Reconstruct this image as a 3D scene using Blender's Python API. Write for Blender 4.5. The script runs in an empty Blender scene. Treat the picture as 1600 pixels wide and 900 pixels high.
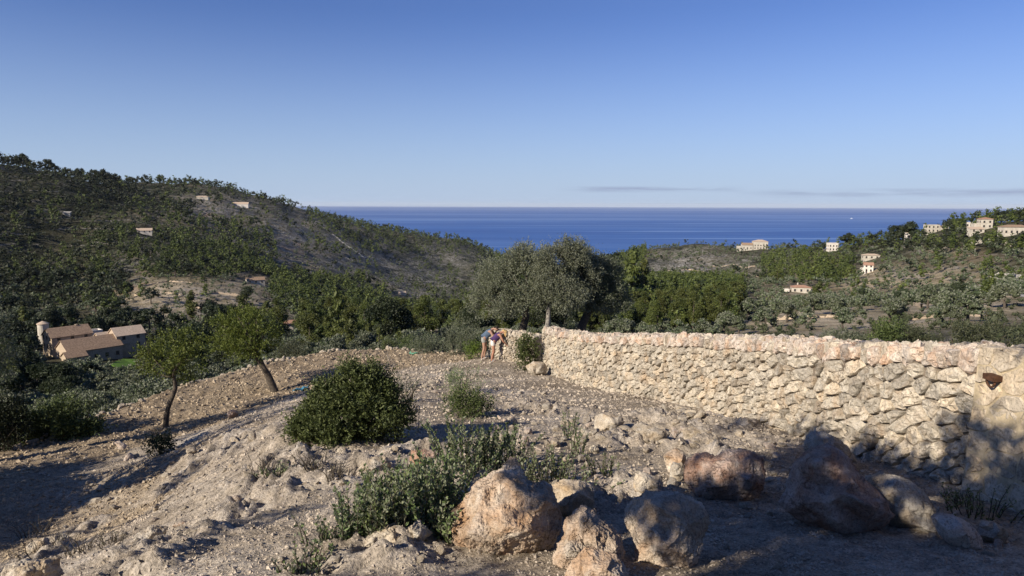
import bpy, math, random
import numpy as np
from mathutils import Vector, Matrix, Euler

rng = np.random.default_rng(11)
random.seed(11)
SC = bpy.context.scene
COL = SC.collection

# ------------------------------------------------------------------ camera
FPX = 1600 * 24 / 36.0
PITCH = math.atan(130.0 / FPX)
ROLL = 0.0036
cF = np.array([0, math.cos(PITCH), -math.sin(PITCH)])
cU0 = np.array([0, math.sin(PITCH), math.cos(PITCH)])
cR0 = np.array([1.0, 0, 0])
cR = cR0 * math.cos(ROLL) + cU0 * math.sin(ROLL)
cU = cU0 * math.cos(ROLL) - cR0 * math.sin(ROLL)
cam_data = bpy.data.cameras.new('camera')
cam = bpy.data.objects.new('camera', cam_data)
COL.objects.link(cam)
cam_data.lens = 24
cam_data.sensor_width = 36
cam_data.clip_start = 0.05
cam_data.clip_end = 200000
cam.matrix_world = Matrix(((cR[0], cU[0], -cF[0], 0), (cR[1], cU[1], -cF[1], 0), (cR[2], cU[2], -cF[2], 0), (0, 0, 0, 1)))
SC.camera = cam

# ------------------------------------------------------------------ light
SUN_EL = math.radians(28)
SUN_AZ = math.atan2(-0.77, -0.64)            # bearing of the sun, clockwise from +Y
S2 = np.array([math.sin(SUN_AZ), math.cos(SUN_AZ)])
SUN = np.array([S2[0] * math.cos(SUN_EL), S2[1] * math.cos(SUN_EL), math.sin(SUN_EL)])   # towards the sun
ld = bpy.data.lights.new('sun', 'SUN')
ld.energy = 5.0
ld.angle = math.radians(0.5)
ld.color = (1.0, 0.90, 0.76)
lo = bpy.data.objects.new('sun', ld)
COL.objects.link(lo)
lo.rotation_euler = Vector(SUN).to_track_quat('Z', 'Y').to_euler()
SC.view_settings.view_transform = 'Standard'
SC.view_settings.look = 'None'
SC.view_settings.gamma = 1
SC.view_settings.use_curve_mapping = False
SC.view_settings.exposure = 0.55
SKY_STRENGTH = 0.065
w = bpy.data.worlds.new('World')
SC.world = w
w.use_nodes = True


class NT:
    """small helper to write node trees"""
    def __init__(self, nt):
        self.nt = nt

    def n(self, typ, ins=None, **props):
        nd = self.nt.nodes.new(typ)
        for k, v in props.items():
            setattr(nd, k, v)
        for k, v in (ins or {}).items():
            s = nd.inputs[k]
            if isinstance(v, bpy.types.NodeSocket):
                self.nt.links.new(v, s)
            elif isinstance(v, bpy.types.Node):
                self.nt.links.new(v.outputs[0], s)
            else:
                s.default_value = v
        return nd

    def math(self, op, a, b=0.0, c=0.0, clamp=False):
        nd = self.nt.nodes.new('ShaderNodeMath')
        nd.operation = op
        nd.use_clamp = clamp
        for i, v in enumerate((a, b, c)):
            if isinstance(v, bpy.types.NodeSocket):
                self.nt.links.new(v, nd.inputs[i])
            else:
                nd.inputs[i].default_value = v
        return nd.outputs[0]

    def ramp(self, fac, stops):
        nd = self.nt.nodes.new('ShaderNodeValToRGB')
        els = nd.color_ramp.elements
        while len(els) < len(stops):
            els.new(0.5)
        for e, (p, c) in zip(els, stops):
            e.position = p
            e.color = (c[0], c[1], c[2], 1) if not isinstance(c, (int, float)) else (c, c, c, 1)
        self.nt.links.new(fac, nd.inputs[0])
        return nd.outputs[0]

    def mix(self, f, a, b, blend='MIX'):
        nd = self.nt.nodes.new('ShaderNodeMix')
        nd.data_type = 'RGBA'
        nd.blend_type = blend
        for i, v in ((0, f), (6, a), (7, b)):
            if isinstance(v, bpy.types.NodeSocket):
                self.nt.links.new(v, nd.inputs[i])
            else:
                nd.inputs[i].default_value = (*v, 1) if isinstance(v, tuple) and len(v) == 3 else v
        return nd.outputs[2]

    def noise(self, vec, scale, detail=4, rough=0.55, dist=0.0):
        nd = self.nt.nodes.new('ShaderNodeTexNoise')
        nd.inputs['Scale'].default_value = scale
        nd.inputs['Detail'].default_value = detail
        nd.inputs['Roughness'].default_value = rough
        nd.inputs['Distortion'].default_value = dist
        if vec is not None:
            self.nt.links.new(vec, nd.inputs['Vector'])
        return nd.outputs[0]

    def mapping(self, vec, scale=(1, 1, 1), loc=(0, 0, 0)):
        nd = self.nt.nodes.new('ShaderNodeMapping')
        nd.inputs['Scale'].default_value = scale
        nd.inputs['Location'].default_value = loc
        self.nt.links.new(vec, nd.inputs['Vector'])
        return nd.outputs[0]


wt = NT(w.node_tree)
for nd in list(w.node_tree.nodes):
    w.node_tree.nodes.remove(nd)
sky = wt.n('ShaderNodeTexSky', sky_type='NISHITA', sun_disc=False)
sky.sun_elevation = SUN_EL
sky.sun_rotation = SUN_AZ
sky.altitude = 200
sky.air_density = 1.0
sky.dust_density = 0.0
sky.ozone_density = 4.0
tc = wt.n('ShaderNodeTexCoord')
sep = wt.n('ShaderNodeSeparateXYZ', {0: tc.outputs['Generated']})
elev = wt.math('MULTIPLY', wt.math('ARCSINE', sep.outputs[2]), 57.2958)
azim = wt.math('MULTIPLY', wt.math('ARCTAN2', sep.outputs[0], sep.outputs[1]), 57.2958)
comb = wt.n('ShaderNodeCombineXYZ', {0: wt.math('MULTIPLY', azim, 0.16), 1: wt.math('MULTIPLY', elev, 2.2), 2: 0.0})
cn = wt.noise(comb.outputs[0], 1.0, 5, 0.6)


def band(e0, half, a0, a1, fade):
    e = wt.math('SUBTRACT', 1.0, wt.math('DIVIDE', wt.math('ABSOLUTE', wt.math('SUBTRACT', elev, e0)), half), clamp=True)
    l = wt.math('DIVIDE', wt.math('SUBTRACT', azim, a0), fade, clamp=True)
    r = wt.math('DIVIDE', wt.math('SUBTRACT', a1, azim), fade, clamp=True)
    return wt.math('MULTIPLY', e, wt.math('MULTIPLY', l, r))


b1 = band(1.30, 0.30, 3.5, 19.0, 3.0)
b2 = band(0.95, 0.40, 17.0, 60.0, 6.0)
bb = wt.math('ADD', wt.math('MULTIPLY', b1, 1.2), wt.math('MULTIPLY', b2, 1.0), clamp=True)
cm = wt.math('MULTIPLY', bb, wt.math('MULTIPLY', wt.math('SUBTRACT', cn, 0.36), 4.0, clamp=True))
cm = wt.math('MULTIPLY', cm, 0.85)
hz = wt.math('POWER', wt.math('SUBTRACT', 1.0, wt.math('DIVIDE', elev, 15.0), clamp=True), 1.45)
skyh = wt.mix(wt.math('MULTIPLY', hz, 0.92), sky.outputs[0], (6.1, 7.3, 6.9))     # sea haze low over the horizon, all the way round
skyc = wt.mix(cm, skyh, (4.4, 4.9, 5.0))
skyc = wt.mix(1.0, skyc, (0.75, 0.81, 1.16), 'MULTIPLY')
bg = wt.n('ShaderNodeBackground', {'Color': skyc, 'Strength': SKY_STRENGTH})
wo = wt.n('ShaderNodeOutputWorld', {0: bg})

# ------------------------------------------------------------------ projection helpers (pixel of the 1600x900 photograph <-> world)
def ray(px, py):
    u = (px - 800) / FPX
    v = (450 - py) / FPX
    return cF + u * cR + v * cU


def at(px, py, Y):
    d = ray(px, py)
    return d * (Y / d[1])


def ath(px, py, h):
    d = ray(px, py)
    return d * (-h / d[2])


def proj(P):
    P = np.asarray(P, float)
    f = P @ cF
    f = np.where(np.abs(f) < 1e-6, 1e-6, f)
    return 800 + FPX * (P @ cR) / f, 450 - FPX * (P @ cU) / f


# ------------------------------------------------------------------ noise
def _hash(ix, iy, iz):
    with np.errstate(over='ignore'):
        n = (ix.astype(np.uint32) * np.uint32(73856093)) ^ (iy.astype(np.uint32) * np.uint32(19349663)) ^ (iz.astype(np.uint32) * np.uint32(83492791))
        n = (n ^ (n >> np.uint32(13))) * np.uint32(1274126177)
        n = (n ^ (n >> np.uint32(16))) * np.uint32(2246822519)
        n = n ^ (n >> np.uint32(15))
    return n.astype(np.float64) / 4294967295.0


def vnoise(p):
    p = np.asarray(p, float)
    i = np.floor(p).astype(np.int64)
    f = p - i
    f = f * f * f * (f * (f * 6 - 15) + 10)
    r = 0
    for dx in (0, 1):
        wx = f[:, 0] if dx else 1 - f[:, 0]
        for dy in (0, 1):
            wy = f[:, 1] if dy else 1 - f[:, 1]
            for dz in (0, 1):
                wz = f[:, 2] if dz else 1 - f[:, 2]
                r = r + wx * wy * wz * _hash(i[:, 0] + dx, i[:, 1] + dy, i[:, 2] + dz)
    return r * 2 - 1


def fbm(p, octv=4, gain=0.5):
    p = np.asarray(p, float)
    a, s, r = 1.0, 0.0, 0
    for k in range(octv):
        r = r + a * vnoise(p + 17.3 * k)
        s += a
        a *= gain
        p = p * 2.03
    return r / s


def ridged(p, octv=4, gain=0.5):
    p = np.asarray(p, float)
    a, s, r = 1.0, 0.0, 0
    for k in range(octv):
        r = r + a * (1 - 2 * np.abs(vnoise(p + 31.7 * k)))
        s += a
        a *= gain
        p = p * 2.1
    return r / s


def sstep(a, b, x):
    t = np.clip((x - a) / (b - a), 0, 1)
    return t * t * (3 - 2 * t)


# ------------------------------------------------------------------ terrain heights
class TPS:
    def __init__(self, xy, v, lam=0.0):
        self.c = np.asarray(xy, float)
        n = len(self.c)
        K = self.k(self.c)
        K[np.arange(n), np.arange(n)] += lam
        Pm = np.hstack([np.ones((n, 1)), self.c])
        A = np.zeros((n + 3, n + 3))
        A[:n, :n] = K
        A[:n, n:] = Pm
        A[n:, :n] = Pm.T
        self.w = np.linalg.solve(A, np.concatenate([v, np.zeros(3)]))

    def k(self, p):
        d2 = ((p[:, None, :] - self.c[None]) ** 2).sum(-1)
        return 0.5 * d2 * np.log(d2 + 1e-12)

    def __call__(self, p):
        p = np.asarray(p, float)
        out = np.empty(len(p))
        for s in range(0, len(p), 20000):
            q = p[s:s + 20000]
            out[s:s + 20000] = self.k(q) @ self.w[:-3] + self.w[-3] + q @ self.w[-2:]
        return out


def plane_pt(px, py):
    d = ray(px, py)
    s = -d[2] / d[1]
    Y = 2.0 / (s - 0.175)
    return ath(px, py, 2 + 0.175 * Y)


near_c = []
for px, py in ((900, 900), (1100, 890), (1300, 880), (700, 880), (560, 890), (440, 890), (800, 800), (620, 800), (980, 760), (1200, 740),
               (480, 800), (520, 720), (640, 700), (780, 700), (900, 690), (1000, 690), (1100, 690), (1300, 720), (1480, 762), (1600, 800), (1590, 880), (1400, 860),
               (1152, 653), (1051, 627), (953, 614), (872, 590), (900, 640), (760, 640), (660, 650), (560, 640), (700, 610), (800, 600), (640, 600), (400, 850), (1450, 800)):
    near_c.append(plane_pt(px, py))
for px, py, h in ((765, 563, 6.85), (720, 575, 6.75), (830, 575, 6.6),
                  # tilled terrace, nearly level
                  (20, 705, 7.6), (200, 637, 7.6), (300, 602, 7.6), (430, 566, 7.6), (520, 549, 7.6), (620, 547, 7.55), (690, 555, 7.35),
                  (258, 667, 7.6), (432, 612, 7.6), (150, 700, 7.4), (350, 640, 7.5), (500, 580, 7.55), (590, 565, 7.5), (520, 605, 7.0), (450, 625, 7.2), (600, 585, 7.0),
                  # ramp on the left and the rock face between
                  (230, 780, 6.5), (60, 760, 6.8), (100, 870, 5.6), (30, 890, 5.5), (180, 830, 5.7), (130, 735, 7.1), (270, 700, 6.9),
                  (330, 690, 5.9), (380, 655, 6.6), (370, 715, 4.7), (300, 745, 5.6), (430, 700, 4.1), (330, 790, 4.0), (260, 850, 3.9), (300, 890, 3.0)):
    near_c.append(ath(px, py, h))
near_c += [np.array(p, float) for p in ((-2, 1, -2.0), (2, 1, -2.0), (-5, 2, -2.6), (6, 2, -2.3), (0, -4, -1.6), (-20, 10, -6.5), (-20, 16, -7.0), (9, 8, -3.7), (9, 16, -5.2), (8, 24, -6.8), (-10, 4, -4.4), (-12, -4, -3.5), (8, -4, -1.8))]
near_c = np.array(near_c)
nearT = TPS(near_c[:, :2], near_c[:, 2], 0.25)

far_p = [
    # left ridge
    (-120, 232, 900), (0, 254, 900), (60, 266, 930), (130, 280, 960), (190, 296, 1000), (215, 299, 1300), (270, 300, 1400), (330, 307, 1450), (400, 318, 1500),
    (470, 333, 1550), (540, 351, 1600), (600, 357, 1650), (680, 364, 1700), (735, 376, 1750), (775, 396, 1800), (820, 430, 1800), (880, 440, 1700),
    # left slope
    (-100, 400, 560), (0, 400, 600), (100, 400, 620), (225, 363, 700), (330, 350, 900), (300, 410, 620), (400, 440, 520), (250, 450, 430), (330, 470, 400), (140, 535, 262), (60, 560, 220),
    (-60, 560, 200), (30, 650, 110), (150, 620, 140), (220, 590, 180), (300, 550, 250), (450, 508, 360), (420, 550, 200), (560, 500, 430), (620, 520, 400), (500, 400, 950), (600, 430, 1050), (680, 410, 1400), (640, 380, 1500),
    (690, 470, 900), (720, 500, 620), (690, 525, 300), (560, 543, 200), (480, 545, 160),
    # right side
    (940, 420, 1100), (1000, 394, 900), (1050, 390, 880), (1110, 383, 850), (1180, 388, 800), (1250, 391, 760), (1300, 394, 700), (1340, 388, 620), (1400, 372, 570), (1470, 362, 560),
    (1540, 358, 540), (1600, 352, 520), (1720, 340, 500), (1050, 430, 660), (1150, 420, 660), (1100, 470, 330), (1000, 490, 280), (1000, 440, 420), (1240, 455, 400), (1350, 420, 480), (1450, 420, 400), (1550, 440, 330),
    (1200, 490, 220), (1300, 490, 180), (1400, 480, 200), (1500, 480, 180), (1620, 470, 170), (1250, 525, 110), (1400, 520, 100), (1560, 515, 90), (960, 525, 150), (860, 530, 150), (1100, 520, 160), (1750, 480, 150), (1750, 530, 80)]
fc, fv = [], []
for px, py, Y in far_p:
    P = at(px, py, Y)
    fc.append((math.atan2(P[0], P[1]) * 2.5, math.log(math.hypot(P[0], P[1]))))
    fv.append(P[2])
for px, r, h in ((-100, 1500, 40), (0, 1500, 30), (130, 1700, 60), (270, 2100, 110), (400, 2200, 170), (540, 2300, 215), (680, 2400, 215), (775, 2400, 215), (880, 2300, 215), (940, 1900, 215), (1000, 1700, 215), (1110, 1500, 215),
                 (1250, 1400, 215), (1340, 1300, 215), (1470, 1250, 215), (1600, 1250, 215), (1750, 1250, 200),
                 (700, 2900, 240), (300, 2900, 210), (1200, 2900, 240), (1600, 2900, 240), (0, 2900, 200)):
    P = at(px, 450, 100)
    fc.append((math.atan2(P[0], P[1]) * 2.5, math.log(r)))
    fv.append(-h)
for a, r, h in ((-52, 45, 14), (-30, 45, 14), (-15, 48, 15), (0, 48, 14), (12, 45, 11), (30, 40, 9), (52, 40, 9), (-56, 200, 40), (-56, 900, -20)):
    fc.append((math.radians(a) * 2.5, math.log(r)))
    fv.append(-h)
farT = TPS(np.array(fc), np.array(fv), 0.02)

EDGE = [(-20.5, 8), (-18.0, 15), (-15.6, 20.2), (-14.6, 25.0), (-13.7, 28.4), (-11.6, 32.5), (-9.5, 35.0), (-6.1, 35.6), (-3.6, 33.9), (-1.5, 33.6), (2, 33.5), (6, 31), (9, 25), (11.5, 18), (14, 10), (16, 0), (16, -16), (-26, -16), (-26, 2)]
EDGE = np.array(EDGE, float)


def edge_sd(x, y):
    """distance outside the terrace polygon (negative inside)"""
    d = np.full(len(x), 1e9)
    inside = np.zeros(len(x), bool)
    n = len(EDGE)
    for i in range(n):
        a, b = EDGE[i], EDGE[(i + 1) % n]
        ab = b - a
        t = np.clip(((x - a[0]) * ab[0] + (y - a[1]) * ab[1]) / (ab @ ab), 0, 1)
        d = np.minimum(d, np.hypot(x - a[0] - t * ab[0], y - a[1] - t * ab[1]))
        c = ((a[1] > y) != (b[1] > y)) & (x < (b[0] - a[0]) * (y - a[1]) / (b[1] - a[1] + 1e-12) + a[0])
        inside ^= c
    return np.where(inside, -d, d)


def H(x, y):
    x = np.atleast_1d(np.asarray(x, float))
    y = np.atleast_1d(np.asarray(y, float))
    sd = edge_sd(x, y)
    out = np.empty(len(x))
    m = sd < 70
    zn = np.zeros(len(x))
    if m.any():
        zn[m] = nearT(np.stack([np.clip(x[m], -20, 9.5), np.clip(y[m], -6, 37)], 1))
        zn[m] -= 2.2 * sstep(0.0, 0.7, sd[m]) + 0.38 * np.clip(sd[m] - 0.5, 0, None)
    az = np.arctan2(x, y)
    r = np.hypot(x, y)
    aa = np.clip(az, -math.radians(58), math.radians(56))
    zf = np.zeros(len(x))
    g = sd > 12
    if g.any():
        zf[g] = farT(np.stack([aa[g] * 2.5, np.log(np.clip(r[g], 40, 3000))], 1))
        back = sstep(math.radians(75), math.radians(150), np.abs(az[g]))
        zf[g] = zf[g] * (1 - back) + (-8 - 0.02 * r[g]) * back
        zf[g] += fbm(np.stack([x[g] / 60, y[g] / 60, 0 * x[g]], 1), 4) * np.clip(r[g] * 0.011, 0, 9)
        zf[g] = np.maximum(zf[g], -230)
    t = sstep(14, 55, sd)
    out = zn * (1 - t) + zf * t
    return out


def ground(px, py, y0=3.0, y1=60.0):
    """first point where the ray through a pixel meets the ground"""
    d = ray(px, py)
    ys = np.geomspace(y0, y1, 500)
    P = d[None] * (ys / d[1])[:, None]
    z = H(P[:, 0], P[:, 1])
    under = P[:, 2] < z
    if not under.any():                      # just clears the ridge: stand on the ridge
        k = int(np.argmin((P[:, 2] - z) / ys))
        return np.array([P[k, 0], P[k, 1], z[k]])
    k = max(1, int(np.argmax(under)))
    a, b = ys[k - 1], ys[k]
    for _ in range(18):
        m = 0.5 * (a + b)
        q = d * (m / d[1])
        if q[2] < H(q[0], q[1])[0]:
            b = m
        else:
            a = m
    q = d * (b / d[1])
    return q


# ------------------------------------------------------------------ mesh / object helpers
def me(name, v, faces, mats=(), smooth=False, attrs=None, mi=None):
    v = np.ascontiguousarray(v, np.float32)
    m = bpy.data.meshes.new(name)
    if isinstance(faces, np.ndarray):
        faces = [faces]
    faces = [np.asarray(f, np.int32) for f in faces if len(f)]
    loops = np.concatenate([f.ravel() for f in faces])
    tot = np.concatenate([np.full(len(f), f.shape[1], np.int32) for f in faces])
    st = np.concatenate([[0], np.cumsum(tot)[:-1]]).astype(np.int32)
    m.vertices.add(len(v))
    m.vertices.foreach_set('co', v.ravel())
    m.loops.add(len(loops))
    m.loops.foreach_set('vertex_index', loops)
    m.polygons.add(len(tot))
    m.polygons.foreach_set('loop_start', st)
    m.polygons.foreach_set('loop_total', tot)
    m.polygons.foreach_set('use_smooth', np.full(len(tot), smooth, bool))
    for k in mats:
        m.materials.append(k)
    if mi is not None:
        m.polygons.foreach_set('material_index', np.asarray(mi, np.int32))
    for k, a in (attrs or {}).items():
        at_ = m.attributes.new(k, 'FLOAT', 'POINT')
        at_.data.foreach_set('value', np.ascontiguousarray(a, np.float32))
    m.update(calc_edges=True)
    m.validate()
    return m


def ob(name, mesh, parent=None, loc=None):
    o = bpy.data.objects.new(name, mesh)
    COL.objects.link(o)
    if parent is not None:
        o.parent = parent
    if loc is not None:
        o.location = loc
    return o


def tag(o, label, cat, group=None):
    o['label'] = label
    o['category'] = cat
    if group:
        o['group'] = group
    return o


def thing(name, label, cat, loc=(0, 0, 0), rz=0.0, group=None):
    o = bpy.data.objects.new(name, None)
    COL.objects.link(o)
    o.location = tuple(float(c) for c in loc)
    o.rotation_euler = (0, 0, rz)
    o.empty_display_size = 0.2
    return tag(o, label, cat, group)


def struct(o):
    o['kind'] = 'structure'
    return o


def stuff(o):
    o['kind'] = 'stuff'
    return o


def unit(a):
    return a / (np.linalg.norm(a, axis=-1, keepdims=True) + 1e-12)


def ico(sub):
    import bmesh
    bm = bmesh.new()
    bmesh.ops.create_icosphere(bm, subdivisions=sub, radius=1.0)
    v = np.array([p.co[:] for p in bm.verts])
    f = np.array([[q.index for q in t.verts] for t in bm.faces])
    bm.free()
    return v, f


ICO = {k: ico(k) for k in (1, 2, 3)}
ICO[0] = (np.array([(1, 0, 0), (-1, 0, 0), (0, 1, 0), (0, -1, 0), (0, 0, 1), (0, 0, -1)], float), np.array([(0, 2, 4), (2, 1, 4), (1, 3, 4), (3, 0, 4), (2, 0, 5), (1, 2, 5), (3, 1, 5), (0, 3, 5)]))


def box(x0, x1, y0, y1, z0, z1):
    v = np.array([(x, y, z) for z in (z0, z1) for y in (y0, y1) for x in (x0, x1)], float)
    f = np.array([(0, 2, 3, 1), (4, 5, 7, 6), (0, 1, 5, 4), (2, 6, 7, 3), (0, 4, 6, 2), (1, 3, 7, 5)])
    return v, f


def merge(parts):
    vs, fs, o = [], {}, 0
    for v, f in parts:
        fl = f if isinstance(f, list) else [f]
        for g in fl:
            g = np.asarray(g)
            fs.setdefault(g.shape[1], []).append(g + o)
        vs.append(v)
        o += len(v)
    return np.concatenate(vs), [np.concatenate(g) for g in fs.values()]


def tube(pts, rad, seg=7):
    """tapered tube along a polyline"""
    pts = np.asarray(pts, float)
    rad = np.asarray(rad, float) * np.ones(len(pts))
    n = len(pts)
    tang = unit(np.gradient(pts, axis=0))
    up = np.array([0.31, 0.2, 0.93])
    if abs(tang[0] @ up) > 0.9:
        up = np.array([1.0, 0.1, 0])
    s = unit(np.cross(tang, up[None]))
    t = np.cross(tang, s)
    a = np.arange(seg) / seg * 2 * math.pi
    ring = s[:, None] * np.cos(a)[None, :, None] + t[:, None] * np.sin(a)[None, :, None]
    v = pts[:, None] + ring * rad[:, None, None]
    idx = np.arange(n * seg).reshape(n, seg)
    f = np.stack([idx[:-1], np.roll(idx[:-1], -1, 1), np.roll(idx[1:], -1, 1), idx[1:]], -1).reshape(-1, 4)
    v = np.concatenate([v.reshape(-1, 3), pts[:1], pts[-1:]])
    c0, c1 = n * seg, n * seg + 1
    cap = np.array([(c0, idx[0, (k + 1) % seg], idx[0, k]) for k in range(seg)] + [(c1, idx[-1, k], idx[-1, (k + 1) % seg]) for k in range(seg)])
    return v, [f, cap]


def leaves(pos, direc, length, width, tint=None, R=rng):
    """rhombic leaf faces at pos along direc"""
    n = len(pos)
    d = unit(direc)
    q = unit(np.cross(d, R.normal(size=(n, 3))))
    L = np.asarray(length) * np.ones(n)
    W = np.asarray(width) * np.ones(n)
    nrm = np.cross(d, q)
    a = pos
    b = pos + d * (L * 0.5)[:, None] + q * (W * 0.5)[:, None] + nrm * (W * 0.12)[:, None]
    c = pos + d * L[:, None]
    e = pos + d * (L * 0.5)[:, None] - q * (W * 0.5)[:, None] + nrm * (W * 0.12)[:, None]
    v = np.stack([a, b, c, e], 1).reshape(-1, 3)
    f = np.arange(n * 4).reshape(n, 4)
    t = R.random(n) if tint is None else tint
    return v, f, np.repeat(t, 4)


def sphere_pts(n, R=rng):
    return unit(R.normal(size=(n, 3)))


def copy_tree(o, parent=None):
    c = o.copy()
    COL.objects.link(c)
    if parent is not None:
        c.parent = parent
    for ch in list(o.children):
        copy_tree(ch, c)
    return c


# ------------------------------------------------------------------ materials
def new_mat(name):
    m = bpy.data.materials.new(name)
    m.use_nodes = True
    for nd in list(m.node_tree.nodes):
        m.node_tree.nodes.remove(nd)
    t = NT(m.node_tree)
    return m, t


def finish(t, surf):
    t.n('ShaderNodeOutputMaterial', {'Surface': surf})


def bump(t, h, strength, dist):
    return t.n('ShaderNodeBump', {'Height': h, 'Strength': strength, 'Distance': dist}).outputs[0]


def principled(t, col, rough=0.9, spec=0.2, normal=None, metal=0.0):
    ins = {'Base Color': col, 'Roughness': rough, 'Specular IOR Level': spec, 'Metallic': metal}
    if normal is not None:
        ins['Normal'] = normal
    return t.n('ShaderNodeBsdfPrincipled', ins)


def attr(t, name):
    return t.n('ShaderNodeAttribute', attribute_name=name).outputs['Fac']


def plain(name, c, rough=0.85, spec=0.2, scale=6.0, var=0.25, bmp=0.0, metal=0.0):
    m, t = new_mat(name)
    pos = t.n('ShaderNodeTexCoord').outputs['Object']
    n = t.noise(pos, scale, 5, 0.6)
    lo_ = tuple(k * (1 - var) for k in c)
    hi = tuple(min(1, k * (1 + var)) for k in c)
    col = t.ramp(n, [(0.3, lo_), (0.7, hi)])
    nm = bump(t, t.noise(pos, scale * 4, 5, 0.65), 0.6, bmp) if bmp else None
    finish(t, principled(t, col, rough, spec, nm, metal))
    return m


def leaf_mat(name, c0, c1, back=None, transl=0.22, rough=0.55, spec=0.3, objvar=0.35):
    m, t = new_mat(name)
    ti = attr(t, 'tint')
    col = t.ramp(ti, [(0.0, c0), (1.0, c1)])
    rnd = t.n('ShaderNodeObjectInfo').outputs['Random']
    hsv = t.n('ShaderNodeHueSaturation', {'Color': col, 'Value': t.math('MULTIPLY_ADD', rnd, objvar, 1 - objvar / 2), 'Hue': t.math('MULTIPLY_ADD', rnd, 0.03, 0.485), 'Saturation': 1.0})
    c = hsv.outputs[0]
    if back:
        bf = t.n('ShaderNodeNewGeometry').outputs['Backfacing']
        c = t.mix(bf, c, back)
    p = principled(t, c, rough, spec)
    tr = t.n('ShaderNodeBsdfTranslucent', {'Color': c})
    finish(t, t.n('ShaderNodeMixShader', {0: transl, 1: p.outputs[0], 2: tr.outputs[0]}))
    return m


M_PINE = leaf_mat('pine_foliage', (0.034, 0.047, 0.012), (0.125, 0.142, 0.034))
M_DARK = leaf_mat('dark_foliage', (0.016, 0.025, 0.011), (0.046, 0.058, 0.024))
M_OLIVE = leaf_mat('olive_foliage', (0.045, 0.062, 0.028), (0.125, 0.145, 0.075), back=(0.17, 0.18, 0.125))
M_OLIVE_NEAR = leaf_mat('near_olive_foliage', (0.050, 0.066, 0.032), (0.185, 0.20, 0.115), back=(0.20, 0.21, 0.15))
M_SCRUB = leaf_mat('scrub_foliage', (0.035, 0.045, 0.020), (0.100, 0.105, 0.055))
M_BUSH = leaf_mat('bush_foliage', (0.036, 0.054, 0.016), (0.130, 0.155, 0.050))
M_SHOOT = leaf_mat('shoot_foliage', (0.068, 0.108, 0.034), (0.215, 0.265, 0.105), back=(0.24, 0.26, 0.165), transl=0.32)
M_LIGHT = leaf_mat('fig_foliage', (0.060, 0.092, 0.014), (0.165, 0.200, 0.040), transl=0.3)
M_DRY = leaf_mat('dry_foliage', (0.16, 0.13, 0.07), (0.30, 0.25, 0.14))
M_BARK = plain('bark', (0.085, 0.07, 0.055), 0.95, 0.1, 14, 0.5, 0.02)
M_BARK_GREY = plain('grey_bark', (0.22, 0.20, 0.17), 0.95, 0.1, 12, 0.5, 0.02)
M_TWIG = plain('dry_twig', (0.36, 0.33, 0.28), 0.9, 0.1, 20, 0.3)


def stone_mat(name, base, pale, stain, stain_amt, scale=1.0, bdist=0.02):
    m, t = new_mat(name)
    pos = t.n('ShaderNodeTexCoord').outputs['Object']
    rnd = t.n('ShaderNodeObjectInfo').outputs['Random']
    off = t.n('ShaderNodeVectorMath', {0: pos, 1: t.n('ShaderNodeCombineXYZ', {0: t.math('MULTIPLY', rnd, 37.0), 1: t.math('MULTIPLY', rnd, 91.0), 2: t.math('MULTIPLY', rnd, 13.0)}).outputs[0]}, operation='ADD').outputs[0]
    n1 = t.noise(off, 3.0 * scale, 6, 0.62, 0.4)
    n2 = t.noise(off, 1.7 * scale, 4, 0.55, 0.8)
    n3 = t.noise(off, 26 * scale, 5, 0.7)
    col = t.ramp(n1, [(0.30, base), (0.62, pale)])
    st = t.math('MULTIPLY', t.ramp(n2, [(0.5 - stain_amt * 0.4, 0.0), (0.74, 1.0)]), 0.9 if stain_amt > 0 else 0.0)
    col = t.mix(st, col, stain)
    ti = attr(t, 'tint')
    col = t.mix(0.75, col, t.ramp(ti, [(0.0, (0.55, 0.55, 0.56)), (0.5, (1, 1, 1)), (1.0, (1.25, 1.18, 1.08))]), 'MULTIPLY')
    vw = t.n('ShaderNodeVectorMath', {0: off, 1: t.n('ShaderNodeVectorMath', {0: t.n('ShaderNodeTexNoise', {'Vector': off, 'Scale': 4.0 * scale, 'Detail': 4.0}).outputs[1], 1: (0.6, 0.6, 0.6)}, operation='MULTIPLY').outputs[0]}, operation='ADD').outputs[0]
    ve = t.n('ShaderNodeTexVoronoi', {'Vector': vw, 'Scale': 1.3 * scale}, feature='DISTANCE_TO_EDGE').outputs[0]
    crack = t.math('MAXIMUM', t.ramp(ve, [(0.0, 0.0), (0.03, 1.0)]), t.ramp(t.noise(off, 1.3 * scale, 3, 0.5), [(0.44, 1.0), (0.54, 0.0)]))
    col = t.mix(0.5, col, t.ramp(crack, [(0.0, (0.45, 0.40, 0.36)), (1.0, (1, 1, 1))]), 'MULTIPLY')
    sp = t.ramp(n3, [(0.34, 0.5), (0.52, 1.0)])
    col = t.mix(1.0, col, sp, 'MULTIPLY')
    h = t.math('ADD', t.math('ADD', t.math('MULTIPLY', t.noise(off, 9 * scale, 6, 0.7), 1.0), t.math('MULTIPLY', n3, 0.35)), t.math('MULTIPLY', crack, 0.5))
    nm = bump(t, h, 0.9, bdist)
    finish(t, principled(t, col, 0.93, 0.12, nm))
    return m


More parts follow.
